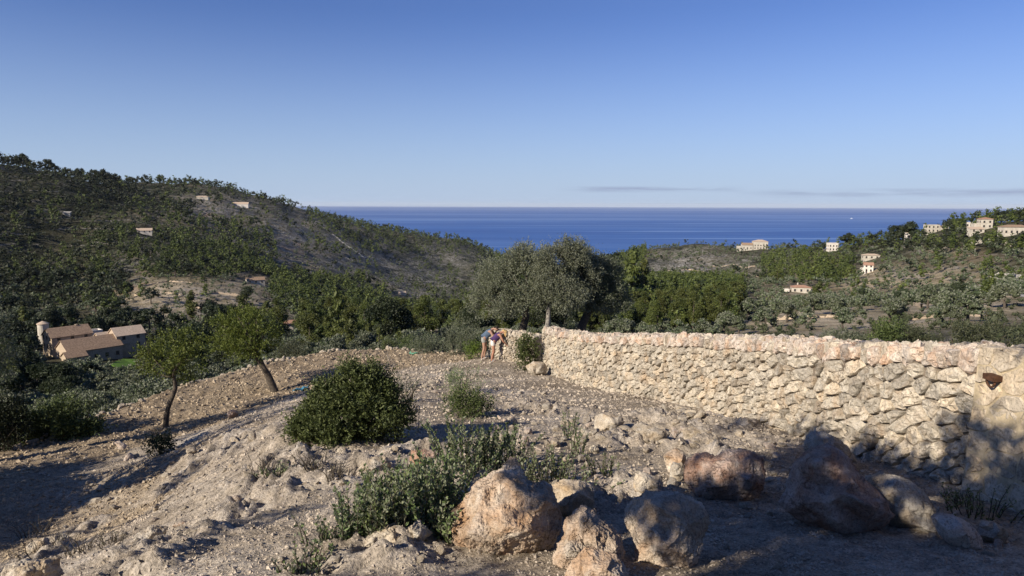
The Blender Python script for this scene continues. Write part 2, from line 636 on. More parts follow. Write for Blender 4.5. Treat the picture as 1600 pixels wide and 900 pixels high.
M_WALLSTONE = stone_mat('limestone', (0.365, 0.322, 0.255), (0.525, 0.472, 0.385), (0.35, 0.265, 0.18), 0.08, 1.6, 0.02)
M_PINKSTONE = stone_mat('pink_limestone', (0.44, 0.375, 0.31), (0.58, 0.51, 0.435), (0.42, 0.25, 0.15), 0.08, 2.0, 0.02)
M_SANDSTONE = stone_mat('sandstone', (0.42, 0.35, 0.255), (0.54, 0.465, 0.36), (0.38, 0.29, 0.19), 0.1, 1.2, 0.012)
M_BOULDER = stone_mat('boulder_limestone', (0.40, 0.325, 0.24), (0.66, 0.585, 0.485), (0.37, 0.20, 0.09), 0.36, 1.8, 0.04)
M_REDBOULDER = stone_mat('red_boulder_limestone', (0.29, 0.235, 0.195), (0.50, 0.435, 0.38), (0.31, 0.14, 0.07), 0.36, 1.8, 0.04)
M_ROCK = stone_mat('grey_limestone', (0.33, 0.285, 0.225), (0.52, 0.47, 0.39), (0.34, 0.25, 0.15), 0.2, 2.2, 0.02)
M_CORE = plain('wall_fill', (0.16, 0.13, 0.10), 1.0, 0.05, 9, 0.5, 0.03)
M_MORTAR = plain('lime_mortar', (0.44, 0.36, 0.24), 1.0, 0.05, 9, 0.25, 0.02)
M_RUST = plain('rusty_iron', (0.10, 0.05, 0.03), 0.8, 0.3, 20, 0.5, 0.003, 0.5)
M_PEBBLE = plain('pebble', (0.37, 0.315, 0.25), 0.95, 0.1, 1.3, 0.45)

# near ground
m, t = new_mat('dry_soil')
M_SOIL = m
pos = t.n('ShaderNodeTexCoord').outputs['Object']
rk, tl = attr(t, 'rock'), attr(t, 'till')
n1 = t.noise(pos, 0.45, 5, 0.6)
n2 = t.noise(pos, 6.0, 6, 0.65)
n3 = t.noise(pos, 38.0, 4, 0.7)
soil = t.ramp(n1, [(0.32, (0.215, 0.172, 0.122)), (0.50, (0.340, 0.286, 0.218)), (0.64, (0.445, 0.388, 0.312))])
till = t.ramp(n1, [(0.3, (0.245, 0.185, 0.118)), (0.7, (0.330, 0.262, 0.180))])
rock = t.ramp(t.noise(pos, 2.4, 7, 0.65, 0.6), [(0.30, (0.225, 0.185, 0.14)), (0.5, (0.345, 0.295, 0.235)), (0.68, (0.46, 0.41, 0.345))])
c = t.mix(tl, soil, till)
c = t.mix(rk, c, rock)
c = t.mix(0.8, c, t.ramp(n2, [(0.34, 0.55), (0.58, 1.2)]), 'MULTIPLY')
c = t.mix(0.8, c, t.ramp(n3, [(0.36, 0.45), (0.58, 1.25)]), 'MULTIPLY')  # mottled soil tone, its dark ends deepened to stand for gravel shadow
hh = t.math('ADD', t.math('MULTIPLY', n3, 0.4), t.math('MULTIPLY', n2, 1.0))
finish(t, principled(t, c, 1.0, 0.05, bump(t, hh, 0.9, 0.06)))

# far hillside
m, t = new_mat('hillside_soil')
M_HILL = m
pos = t.n('ShaderNodeTexCoord').outputs['Object']
bare = attr(t, 'bare')
rocky = attr(t, 'rocky')
n1 = t.noise(pos, 0.012, 6, 0.65)
n2 = t.noise(pos, 0.11, 6, 0.7)
n3 = t.noise(pos, 0.45, 4, 0.7)
zb = t.noise(t.mapping(pos, (0.02, 0.02, 0.42)), 1.0, 4, 0.6, 0.3)
scrub = t.ramp(n2, [(0.30, (0.013, 0.016, 0.008)), (0.5, (0.030, 0.033, 0.017)), (0.70, (0.085, 0.078, 0.055))])
soil = t.ramp(n2, [(0.32, (0.15, 0.125, 0.075)), (0.45, (0.30, 0.245, 0.165)), (0.64, (0.44, 0.37, 0.275))])
c = t.mix(bare, scrub, soil)
ter = t.ramp(zb, [(0.56, 0.0), (0.62, 1.0)])
ter = t.math('MULTIPLY', ter, t.math('MULTIPLY', t.ramp(n3, [(0.42, 0.0), (0.55, 1.0)]), 0.7))
c = t.mix(ter, c, (0.27, 0.25, 0.225))
rn = t.ramp(n3, [(0.42, (0.075, 0.072, 0.06)), (0.52, (0.24, 0.23, 0.205)), (0.60, (0.40, 0.38, 0.35))])
c = t.mix(t.math('MULTIPLY', rocky, t.ramp(n2, [(0.40, 0.15), (0.55, 1.0)])), c, rn)
red = t.math('MULTIPLY', t.ramp(n1, [(0.60, 0.0), (0.68, 1.0)]), t.math('MULTIPLY', bare, 0.5))
c = t.mix(red, c, (0.30, 0.15, 0.075))
finish(t, principled(t, c, 1.0, 0.05, bump(t, t.math('ADD', n2, t.math('MULTIPLY', n3, 0.5)), 0.8, 3.0)))

# sea
m, t = new_mat('sea_water')
M_SEA = m
pos = t.n('ShaderNodeTexCoord').outputs['Object']
s1 = t.noise(t.mapping(pos, (0.00010, 0.0007, 1)), 1.0, 6, 0.62, 0.6)
s2 = t.noise(t.mapping(pos, (0.00030, 0.0030, 1)), 1.0, 6, 0.6, 0.5)
s4 = t.noise(t.mapping(pos, (0.00004, 0.00022, 1), (3, 7, 0)), 1.0, 5, 0.6, 0.5)
s3 = t.noise(t.mapping(pos, (0.012, 0.03, 1)), 1.0, 4, 0.6)
c = t.ramp(s1, [(0.35, (0.016, 0.072, 0.265)), (0.66, (0.036, 0.118, 0.345))])  # sky mirrored by the waves is put into this base blue
slick = t.math('MAXIMUM', t.ramp(s2, [(0.53, 0.0), (0.66, 1.0)]), t.math('MULTIPLY', t.ramp(s4, [(0.50, 0.0), (0.62, 1.0)]), 0.8))
c = t.mix(t.math('MULTIPLY', slick, 0.55), c, (0.13, 0.22, 0.42))
rg = t.ramp(slick, [(0.0, 0.55), (1.0, 0.35)])
finish(t, principled(t, c, rg, 0.22, bump(t, s3, 0.5, 2.0)))

# ------------------------------------------------------------------ ground sheets
xs = np.concatenate([np.linspace(-27, -17, 30, endpoint=False), np.linspace(-17, -9, 110, endpoint=False), np.linspace(-9, -5, 80, endpoint=False), np.linspace(-5, 6, 275, endpoint=False), np.linspace(6, 17, 50)])
ys = np.concatenate([np.linspace(-17, 3.5, 40, endpoint=False), np.geomspace(3.5, 38, 360, endpoint=False), np.linspace(38, 66, 40)])
X, Yg = np.meshgrid(xs, ys)
x, y = X.ravel(), Yg.ravel()
sd = edge_sd(x, y)
z = H(x, y)
R_CENTRES = []
for px, py, rad in ((370, 700, 1.3), (330, 715, 1.2), (400, 690, 1.2), (440, 730, 1.1), (410, 770, 0.9), (300, 740, 1.2), (480, 690, 1.0), (390, 800, 0.7), (520, 740, 0.7), (640, 715, 0.55), (700, 745, 0.5), (250, 860, 0.7), (210, 890, 0.7), (330, 840, 0.5),
                    (640, 850, 0.42), (600, 870, 0.4), (60, 880, 0.9), (130, 830, 0.6), (1000, 770, 0.45), (930, 780, 0.5), (960, 690, 0.7), (1060, 690, 0.9), (1120, 670, 1.2), (1030, 660, 0.9), (860, 640, 1.2), (1130, 720, 0.7), (500, 880, 0.35)):
    q = ground(px, py)
    R_CENTRES.append((q[0], q[1], rad))
rockm = np.zeros(len(x))
for cx, cy, rad in R_CENTRES:
    rockm = np.maximum(rockm, np.exp(-(((x - cx) ** 2 + (y - cy) ** 2) / rad ** 2)))
p3 = np.stack([x, y, 0 * x], 1)
rockm = np.clip(rockm * 1.5 + 0.55 * fbm(p3 * 0.9, 4) - 0.25, 0, 1)
rockm *= sstep(0.0, -0.5, sd)
TB = [(-20, 17.0), (-12.9, 17.2), (-9.9, 20.8), (-9.2, 22.2), (-9.0, 24), (-7.9, 26.8), (-6.6, 28.0), (-5.2, 29.0), (-2.8, 29.8), (-1.5, 31), (-1.5, 36), (-22, 38)]
TB = np.array(TB, float)
ins = np.zeros(len(x), bool)
dtb = np.full(len(x), 1e9)
for i in range(len(TB)):
    a, b = TB[i], TB[(i + 1) % len(TB)]
    ab = b - a
    tt = np.clip(((x - a[0]) * ab[0] + (y - a[1]) * ab[1]) / (ab @ ab), 0, 1)
    dtb = np.minimum(dtb, np.hypot(x - a[0] - tt * ab[0], y - a[1] - tt * ab[1]))
    ins ^= ((a[1] > y) != (b[1] > y)) & (x < (b[0] - a[0]) * (y - a[1]) / (b[1] - a[1] + 1e-12) + a[0])
tillm = sstep(-0.5, 0.5, np.where(ins, dtb, -dtb) + 0.5 * fbm(p3 * 0.8, 3))
rampm = 0.62 * sstep(1.2, -1.0, x + 6.6 - 0.10 * (13 - y) + 0.6 * fbm(p3 * 0.7, 3)) * sstep(6, 9, y) * sstep(19, 16, y)
tillm = np.maximum(tillm, np.where(x < -3, rampm, 0) * (1 - 0.7 * rockm))
damp = sstep(60, 40, np.hypot(x, y))
dz = 0.05 * fbm(p3 * 0.7, 3) + 0.03 * fbm(p3 * 3.1, 3) + 0.016 * vnoise(p3 * 11)
dz += rockm * (0.26 * ridged(p3 * np.array([1.5, 1.9, 1]) + 0.25 * fbm(p3 * 2, 2)[:, None], 6, 0.6) + 0.12 * ridged(p3 * np.array([5.5, 3.2, 1]), 5, 0.65))
dz += tillm * (0.035 * vnoise(p3 * 5.5) + 0.03 * vnoise(p3 * 9.0))
z = z + dz * damp
Z_NEAR = z.reshape(X.shape)
nx, ny = len(xs), len(ys)
idx = np.arange(nx * ny).reshape(ny, nx)
f = np.stack([idx[:-1, :-1], idx[:-1, 1:], idx[1:, 1:], idx[1:, :-1]], -1).reshape(-1, 4)
TILL_G = tillm.reshape(X.shape)
ROCK_G = rockm.reshape(X.shape)
g_ob = struct(ob('ground', me('ground', np.stack([x, y, z], 1), f, [M_SOIL], True, {'rock': rockm, 'till': tillm})))


def grid_sample(G, x, y):
    i = np.clip(np.searchsorted(xs, x) - 1, 0, nx - 2)
    j = np.clip(np.searchsorted(ys, y) - 1, 0, ny - 2)
    u = np.clip((x - xs[i]) / (xs[i + 1] - xs[i]), 0, 1)
    v = np.clip((y - ys[j]) / (ys[j + 1] - ys[j]), 0, 1)
    return (G[j, i] * (1 - u) + G[j, i + 1] * u) * (1 - v) + (G[j + 1, i] * (1 - u) + G[j + 1, i + 1] * u) * v


def gz(x, y):
    return grid_sample(Z_NEAR, np.atleast_1d(np.asarray(x, float)), np.atleast_1d(np.asarray(y, float)))


# far terrain: a fan of rings that grow with distance
BARE = [(270, 470, 110, 40, 1.0), (370, 470, 60, 40, 0.9), (330, 330, 90, 30, 0.6), (480, 385, 110, 45, 0.6), (600, 480, 60, 30, 0.4), (1280, 490, 140, 34, 1.0), (1480, 475, 140, 34, 0.95), (1200, 500, 80, 24, 0.9), (1400, 440, 220, 30, 0.8),
        (1480, 395, 60, 12, 0.6), (1100, 430, 80, 30, 0.4), (1580, 440, 50, 20, 0.9), (1400, 500, 120, 20, 0.8), (680, 530, 30, 12, 0.6), (470, 520, 60, 20, 0.4), (230, 400, 30, 20, .5)]


ROCKY = [(340, 325, 80, 26, .9), (470, 370, 110, 45, 1.0), (560, 400, 90, 40, .9), (640, 440, 90, 40, .8), (660, 470, 40, 20, 1.0), (1080, 420, 80, 30, 1.0), (690, 400, 60, 40, .7), (240, 400, 60, 26, .5), (330, 480, 120, 30, .4)]


def bareness(px, py, zones=None):
    b = np.zeros(len(px))
    for cx, cy, sx, sy, am in (zones or BARE):
        b = np.maximum(b, am * np.exp(-(((px - cx) / sx) ** 2 + ((py - cy) / sy) ** 2)))
    return b


azs = np.concatenate([np.linspace(-180, -52, 50, endpoint=False), np.linspace(-52, 52, 360, endpoint=False), np.linspace(52, 180, 50)])
rs = np.geomspace(30, 3000, 350)
A, Rr = np.meshgrid(np.radians(azs), rs)
x, y = (np.sin(A) * Rr).ravel(), (np.cos(A) * Rr).ravel()
z = H(x, y)
z -= 2.5 * sstep(58, 40, np.hypot(x, y + 5)) + 6.0 * (edge_sd(x, y) < 1.0)
p3 = np.stack([x, y, 0 * x], 1)
z += fbm(p3 / 14.0, 3) * np.clip(np.hypot(x, y) * 0.004, 0, 1.6)
P = np.stack([x, y, z], 1)
ppx, ppy = proj(P)
br = bareness(ppx, ppy)
br = np.where((y > 10), br, 0)
rky = np.where((y > 10), bareness(ppx, ppy, ROCKY), 0)
nr, na = len(rs), len(azs)
idx = np.arange(nr * na).reshape(nr, na)
f = np.stack([idx[:-1, :-1], idx[:-1, 1:], idx[1:, 1:], idx[1:, :-1]], -1).reshape(-1, 4)
struct(ob('hillside', me('hillside', P, f, [M_HILL], True, {'bare': np.clip(br + 0.25 * fbm(p3 / 40, 3), 0, 1), 'rocky': np.clip(rky + 0.3 * fbm(p3 / 30, 3), 0, 1)})))

SEA_Z = -180.0
v = np.array([(-70000, 200, SEA_Z), (70000, 200, SEA_Z), (70000, 62000, SEA_Z), (-70000, 62000, SEA_Z)], float)
struct(ob('sea', me('sea', v, np.array([[0, 1, 2, 3]]), [M_SEA])))
#@@END_TERRAIN

# ------------------------------------------------------------------ houses and other things on the hillsides
def fground(px, py, y0=55.0, y1=2600.0):
    return ground(px, py, y0, y1)


M_RENDERW = plain('pale_render', (0.46, 0.42, 0.35), 0.9, 0.1, 0.7, 0.2)
M_WHITE = plain('white_render', (0.62, 0.57, 0.50), 0.9, 0.1, 0.8, 0.14)
M_STONEHOUSE = plain('house_stone', (0.40, 0.32, 0.235), 0.95, 0.1, 2.2, 0.3)
M_TILE = plain('roof_tile', (0.27, 0.19, 0.13), 0.95, 0.1, 2.0, 0.35)
M_TILE_RED = plain('red_roof_tile', (0.33, 0.195, 0.135), 0.95, 0.1, 2.0, 0.3)
M_TILE_PALE = plain('pale_roof_tile', (0.46, 0.36, 0.27), 0.95, 0.1, 2.0, 0.25)
M_PANE = plain('dark_pane', (0.03, 0.035, 0.04), 0.25, 0.5, 3, 0.2)
M_SHUTTER = plain('brown_shutter', (0.13, 0.085, 0.05), 0.8, 0.2, 5, 0.3)
M_CONCRETE = plain('pale_concrete', (0.33, 0.31, 0.28), 0.9, 0.1, 1.5, 0.3)
M_OCHRE = plain('ochre_render', (0.41, 0.325, 0.225), 0.9, 0.1, 0.9, 0.25)
HOUSES = []


def add_windows(root, face_len, x_off, y_face, sgn, floors, nw, ww=0.9, wh=1.25, z0=1.1, axis='x'):
    for fl in range(floors):
        for k in range(nw):
            c = (k + 0.5) / nw * face_len - face_len / 2 + x_off
            zz = z0 + fl * 2.9
            fr = 0.09
            def bx(a0, a1, d0, d1, b0, b1):
                d0, d1 = sorted((y_face + sgn * d0, y_face + sgn * d1))
                return box(a0, a1, d0, d1, b0, b1) if axis == 'x' else box(d0, d1, a0, a1, b0, b1)
            h = ww / 2
            v, f = merge([bx(c - h - fr, c - h, -0.05, 0.06, zz, zz + wh), bx(c + h, c + h + fr, -0.05, 0.06, zz, zz + wh), bx(c - h - fr, c + h + fr, -0.05, 0.07, zz + wh, zz + wh + fr), bx(c - h - fr - .05, c + h + fr + .05, -0.05, 0.12, zz - 0.1, zz)])
            wd = ob('window', me('window', v, f, [M_SHUTTER]), root)
            v, f = bx(c - h, c + h, -0.04, 0.025, zz, zz + wh)
            ob('pane', me('pane', v, f, [M_PANE]), wd)


def volume(root, L, W, hw, roof, mw, mr, ox=0, oy=0, oz=0, win=(0, 0, 0, 0), floors=1, base=3.0, name_w='wall', name_r='roof'):
    """a block with walls and a roof: local x along the ridge"""
    x0, x1, y0, y1 = ox - L / 2, ox + L / 2, oy - W / 2, oy + W / 2
    if roof == 'gable':
        rh = W * 0.30
        v = np.array([(x0, y0, oz - base), (x1, y0, oz - base), (x1, y1, oz - base), (x0, y1, oz - base), (x0, y0, oz + hw), (x1, y0, oz + hw), (x1, y1, oz + hw), (x0, y1, oz + hw), (x0, oy, oz + hw + rh), (x1, oy, oz + hw + rh)], float)
        fw = [np.array([(0, 1, 5, 4), (2, 3, 7, 6)]), np.array([(1, 2, 6, 9, 5), (3, 0, 4, 8, 7)])]
        ob(name_w, me(name_w, v, fw, [mw]), root)
        e, tk = 0.35, 0.18
        k = rh / (W / 2)
        ly, lz = W / 2 + e, oz + hw - e * k
        prof = [(-ly, lz), (0, oz + hw + rh), (ly, lz), (ly, lz + tk), (0, oz + hw + rh + tk), (-ly, lz + tk)]
        vv = np.array([(xx, oy + a, b + 0.01) for xx in (x0 - e, x1 + e) for a, b in prof], float)
        ff = [np.array([(i, (i + 1) % 6, 6 + (i + 1) % 6, 6 + i) for i in range(6)]), np.array([(0, 5, 4, 1), (1, 4, 3, 2), (6, 7, 10, 11), (7, 8, 9, 10)])]
        ob(name_r, me(name_r, vv, ff, [mr]), root)
    elif roof == 'shed':
        rh = W * 0.25
        v = np.array([(x0, y0, oz - base), (x1, y0, oz - base), (x1, y1, oz - base), (x0, y1, oz - base), (x0, y0, oz + hw), (x1, y0, oz + hw), (x1, y1, oz + hw + rh), (x0, y1, oz + hw + rh)], float)
        ob(name_w, me(name_w, v, np.array([(0, 1, 5, 4), (1, 2, 6, 5), (2, 3, 7, 6), (3, 0, 4, 7)]), [mw]), root)
        e, tk = 0.3, 0.16
        vv = []
        for dz_ in (0.01, tk):
            vv += [(x0 - e, y0 - e, oz + hw + dz_ - e * .25), (x1 + e, y0 - e, oz + hw + dz_ - e * .25), (x1 + e, y1 + e, oz + hw + rh + dz_ + e * .25), (x0 - e, y1 + e, oz + hw + rh + dz_ + e * .25)]
        ob(name_r, me(name_r, np.array(vv), np.array([(0, 3, 2, 1), (4, 5, 6, 7), (0, 1, 5, 4), (1, 2, 6, 5), (2, 3, 7, 6), (3, 0, 4, 7)]), [mr]), root)
    elif roof == 'hip':
        rh = W * 0.2
        v, f = box(x0, x1, y0, y1, oz - base, oz + hw)
        ob(name_w, me(name_w, v, f, [mw]), root)
        e = 0.4
        zt = oz + hw + 0.01
        vv = np.array([(x0 - e, y0 - e, zt), (x1 + e, y0 - e, zt), (x1 + e, y1 + e, zt), (x0 - e, y1 + e, zt), (x0 - e, y0 - e, zt + .16), (x1 + e, y0 - e, zt + .16), (x1 + e, y1 + e, zt + .16), (x0 - e, y1 + e, zt + .16), (x0 + W * .5, oy, zt + rh), (x1 - W * .5, oy, zt + rh)], float)
        ob(name_r, me(name_r, vv, [np.array([(0, 3, 2, 1), (0, 1, 5, 4), (1, 2, 6, 5), (2, 3, 7, 6), (3, 0, 4, 7), (4, 5, 9, 8), (6, 7, 8, 9)]), np.array([(5, 6, 9), (7, 4, 8)])], [mr]), root)
    else:
        v, f = box(x0, x1, y0, y1, oz - base, oz + hw)
        ob(name_w, me(name_w, v, f, [mw]), root)
        t_ = 0.25
        v, f = merge([box(x0 - .1, x1 + .1, y0 - .1, y0 + t_, oz + hw + .003, oz + hw + .5), box(x0 - .1, x1 + .1, y1 - t_, y1 + .1, oz + hw + .003, oz + hw + .5), box(x0 - .1, x0 + t_, y0 + t_ + .003, y1 - t_ - .003, oz + hw + .003, oz + hw + .5), box(x1 - t_, x1 + .1, y0 + t_ + .003, y1 - t_ - .003, oz + hw + .003, oz + hw + .5)])
        ob('parapet', me('parapet', v, f, [mw]), root)
    nf, nb, nl, nrr = win
    if nf:
        add_windows(root, L, ox, y0, -1, floors, nf, z0=oz + 1.0)
    if nl:
        add_windows(root, W, oy, x0, -1, floors, nl, z0=oz + 1.0, axis='y')
    if nrr:
        add_windows(root, W, oy, x1, 1, floors, nrr, z0=oz + 1.0, axis='y')


def chimney(root, x, y, z0, z1, mt):
    v, f = merge([box(x - .3, x + .3, y - .3, y + .3, z0, z1), box(x - .4, x + .4, y - .4, y + .4, z1 + .003, z1 + .15)])
    ob('chimney', me('chimney', v, f, [mt]), root)


def house(name, label, px, py, rz, spec, group=None, cat='house'):
    kq = 0.78 if px > 1000 else 0.95
    for s in spec:
        for k_ in ('L', 'W', 'ox', 'oy'):
            if k_ in s:
                s[k_] = s[k_] * kq
    q = fground(px, py)
    HOUSES.append((q[0], q[1], max(s['L'] for s in spec) * 0.75 + 3))
    r = thing(name, label, cat, q, math.radians(rz), group)
    for s in spec:
        volume(r, **s)
    return r, q


def S(L, W, hw, roof, mw, mr, **k):
    return dict(L=L, W=W, hw=hw, roof=roof, mw=mw, mr=mr, **k)


# the stone farmhouse in the valley on the left: one building each
FQ = fground(140, 558)
FK = FQ[1] / FPX                       # metres per photograph pixel there


def farm(name, label, px, py, rz, spec, cat='house'):
    d = ray(px, py)
    q = d * (FQ[1] / d[1])
    k = FQ[1] + (-(py - 558)) * 0.55 + 0  # houses higher in the picture stand a little farther up the slope
    q = d * (k / d[1])
    q[2] = min(q[2], H(q[0], q[1])[0] + 2.5)
    HOUSES.append((q[0], q[1], 7.5))
    r = thing(name, label, cat, q, math.radians(rz))
    for s in spec:
        volume(r, **s)
    return r


farm('stone_farmhouse', 'long low stone farmhouse with a broad brown tiled roof in front of the valley farm', 141, 560, 52,
     [S(17, 11, 4.2, 'gable', M_STONEHOUSE, M_TILE, win=(5, 0, 2, 0), floors=1), S(6, 5, 3.0, 'gable', M_STONEHOUSE, M_TILE, ox=-7, oy=-6.2, win=(1, 0, 1, 0))])
r = farm('stone_farmhouse', 'tall stone farmhouse with pinkish windowed front and tiled roof in the valley farm', 107, 543, 52,
     [S(13, 9, 5.0, 'gable', M_OCHRE, M_TILE, win=(3, 0, 3, 0), floors=2)])
chimney(r, 3, 0, 6.5, 8.0, M_OCHRE)
farm('stone_farmhouse', 'square stone house with light tiled roof at the right end of the valley farm', 199, 541, 49,
     [S(9.5, 8, 5.4, 'gable', M_STONEHOUSE, M_TILE_PALE, win=(2, 0, 0, 2), floors=2)])
farm('farm_outbuilding', 'small pale outbuilding with sloping tiled roof between the two valley farmhouses', 170, 543, 51,
     [S(7.5, 6, 4.0, 'gable', M_OCHRE, M_TILE_PALE, win=(1, 0, 1, 0))])
farm('farm_outbuilding', 'plain white flat-topped block rising behind the valley farmhouse roofs', 146, 527, 51,
     [S(5, 4, 5.2, 'flat', M_WHITE, M_TILE)])
farm('farm_outbuilding', 'dark tiled rear wing behind the tall valley farmhouse', 106, 522, 55, [S(13, 6, 4.5, 'gable', M_STONEHOUSE, M_TILE, win=(2, 0, 1, 0))])
farm('garden_shed', 'low shed with flat white roof below the valley farm', 92, 584, 20, [S(6, 3.5, 1.8, 'flat', M_CONCRETE, M_CONCRETE, base=1.5)], 'shed')
farm('farm_outbuilding', 'tiny tiled lean-to against the left end of the valley farm', 84, 541, 55, [S(5, 4, 2.6, 'shed', M_OCHRE, M_TILE, win=(1, 0, 1, 0))])
farm('farm_outbuilding', 'narrow tiled barn linking the square house to the rear wing', 176, 527, 53, [S(9, 4.5, 3.6, 'gable', M_STONEHOUSE, M_TILE, win=(2, 0, 0, 0))])
farm('farm_outbuilding', 'small pinkish porch block in front of the square valley house', 186, 549, 49, [S(4.5, 3.5, 2.8, 'shed', M_OCHRE, M_TILE_PALE, win=(1, 0, 1, 0))])
farm('farm_outbuilding', 'low stone store below the gable of the long farmhouse', 120, 568, 52, [S(5, 3.5, 2.2, 'shed', M_STONEHOUSE, M_TILE, win=(1, 0, 0, 0))])
# round tower
d = ray(68, 520)
q = d * ((FQ[1] + 22) / d[1])
r = thing('round_tower', 'round pale stone tower with a shallow cap behind the valley farm', 'tower', q)
HOUSES.append((q[0], q[1], 7))
a = np.linspace(0, 2 * math.pi, 19)[:-1]
ring = lambda rad, z_: np.stack([np.cos(a) * rad, np.sin(a) * rad, 0 * a + z_], 1)
def lathe(prof, seg=18):
    aa = np.arange(seg) / seg * 2 * math.pi
    v = np.concatenate([np.stack([np.cos(aa) * r_, np.sin(aa) * r_, 0 * aa + z_], 1) for r_, z_ in prof])
    i = np.arange(len(prof) * seg).reshape(len(prof), seg)
    f = np.stack([i[:-1], np.roll(i[:-1], -1, 1), np.roll(i[1:], -1, 1), i[1:]], -1).reshape(-1, 4)
    return v, f
v, f = lathe([(1.9, -4), (1.85, 3.4), (1.6, 3.45)])
ob('wall', me('wall', v, f, [M_RENDERW], False), r)
v, f = lathe([(2.1, 3.41), (2.1, 3.6), (1.2, 4.1), (0.02, 4.6)])
ob('roof', me('roof', v, f, [M_TILE_PALE], False), r)
# small lawn beside the farm
qs = [ground(px, py, 60, 900) for px, py in ((172, 570), (192, 562), (216, 563), (210, 572), (185, 577))]
v = np.array([[p[0], p[1], H(p[0], p[1])[0] + 0.35] for p in qs])
M_LAWN = plain('lawn', (0.07, 0.13, 0.022), 0.95, 0.1, 1.5, 0.3)
o = ob('lawn', me('lawn', np.concatenate([v, v - np.array([0, 0, 1.5])]), [np.array([[0, 1, 2, 3, 4]]), np.array([(i, 5 + i, 5 + (i + 1) % 5, (i + 1) % 5) for i in range(5)])], [M_LAWN]))
struct(o)
HOUSES.append((v[:, 0].mean(), v[:, 1].mean(), 7))

house('hillside_house', 'low pale house with a light roof alone among dark trees high on the left slope', 226, 364, 25, [S(15, 8, 2.6, 'gable', M_WHITE, M_TILE_PALE, win=(3, 0, 1, 0))])
house('hillside_house', 'tiny pale cottage near the top left of the wooded ridge', 105, 336, 15, [S(7, 5, 2.4, 'shed', M_CONCRETE, M_CONCRETE)])
house('hillside_house', 'stone house with tan roof above the bare terraces of the left slope', 399, 443, 30, [S(14, 7, 3.0, 'gable', M_RENDERW, M_TILE, win=(3, 0, 1, 0))])
house('hillside_house', 'red roofed cottage with white front wall just beyond the leaning tree', 456, 513, 25, [S(11, 6, 2.6, 'gable', M_WHITE, M_TILE_RED, win=(2, 0, 1, 0))])
house('hillside_house', 'pale cottage on the skyline of the left ridge beside dark trees', 316, 312, 10, [S(20, 9, 4, 'hip', M_RENDERW, M_TILE_PALE)])
house('hillside_house', 'long white house on the skyline of the left ridge', 376, 322, 10, [S(26, 9, 3.5, 'gable', M_WHITE, M_TILE_PALE)])
house('hillside_house', 'small tan house beside pale crags low in the ravine', 628, 461, 20, [S(10, 6, 3.0, 'gable', M_RENDERW, M_TILE_PALE)])
house('hillside_house', 'tiny red roofed hut at the bottom of the ravine', 680, 517, 25, [S(6, 4.5, 2.4, 'shed', M_RENDERW, M_TILE_RED)])
r, q = house('large_villa', 'large stone villa with rows of windows on the headland above the sea', 1180, 389, -8,
          [S(19, 13, 8.5, 'hip', M_RENDERW, M_TILE_PALE, ox=6, win=(5, 0, 2, 0), floors=2), S(14, 9, 4.8, 'gable', M_RENDERW, M_TILE, ox=-11.5, oy=-1, win=(3, 0, 1, 0)), S(6, 7, 3, 'flat', M_RENDERW, M_TILE, ox=-21.8, oy=-2)], cat='villa')
r, q = house('hillside_house', 'wide cream house with a tiled roof half hidden by pines below the headland', 1246, 457, -15,
          [S(13, 8, 3.2, 'hip', M_RENDERW, M_TILE_RED, ox=2, win=(3, 0, 1, 0)), S(5, 5, 1.4, 'flat', M_WHITE, M_TILE, ox=-8.5, oy=-1)])
chimney(r, 0, 1, 3.6, 5.4, M_RENDERW)
house('hillside_house', 'white two storey house at the water line beside a round tree', 1300, 392, -5, [S(10, 8, 6.5, 'flat', M_WHITE, M_TILE, win=(3, 0, 2, 0), floors=2)])
house('hillside_house', 'small white house with a red tiled roof among olive trees', 1356, 426, -20, [S(7, 6, 5.2, 'gable', M_WHITE, M_TILE_RED, win=(2, 0, 1, 0), floors=2), S(4, 4, 2.8, 'flat', M_WHITE, M_TILE, ox=-4.5, oy=-3.6)])
house('hillside_house', 'low tan house just above the small white house with the red roof', 1360, 405, -10, [S(14, 7, 3.0, 'hip', M_RENDERW, M_TILE_PALE, win=(3, 0, 1, 0))])
house('hillside_house', 'broad stepped stone villa on the right ridge against the sea', 1460, 358, -6, [S(12, 9, 5.8, 'flat', M_RENDERW, M_TILE, ox=-3, win=(3, 0, 2, 0), floors=2), S(9, 8, 4.6, 'hip', M_RENDERW, M_TILE_PALE, ox=7.6, win=(2, 0, 0, 0))])
house('hillside_house', 'square two storey house with a covered terrace on the right ridge', 1538, 357, -10, [S(9, 8, 6.2, 'hip', M_RENDERW, M_TILE_RED, win=(2, 0, 2, 0), floors=2), S(5, 6, 2.8, 'flat', M_RENDERW, M_TILE, ox=-7.1)])
house('hillside_house', 'long house with a hipped tile roof under the big pine at the right edge', 1584, 366, -10, [S(19, 9, 4.4, 'hip', M_RENDERW, M_TILE, win=(5, 0, 2, 0))])
house('hillside_house', 'low pale annex in front of the square house on the right ridge', 1524, 364, -8, [S(11, 6, 2.6, 'shed', M_RENDERW, M_TILE_PALE, win=(2, 0, 0, 0))])
house('hillside_house', 'white gable end peeping out of trees below the right ridge villas', 1419, 372, -15, [S(6, 5, 4.6, 'gable', M_WHITE, M_TILE_PALE, win=(1, 0, 1, 0))])
house('hillside_house', 'small white house between two dark trees on the right ridge', 1512, 355, -5, [S(6, 5, 3.4, 'flat', M_WHITE, M_TILE, win=(2, 0, 0, 0))])

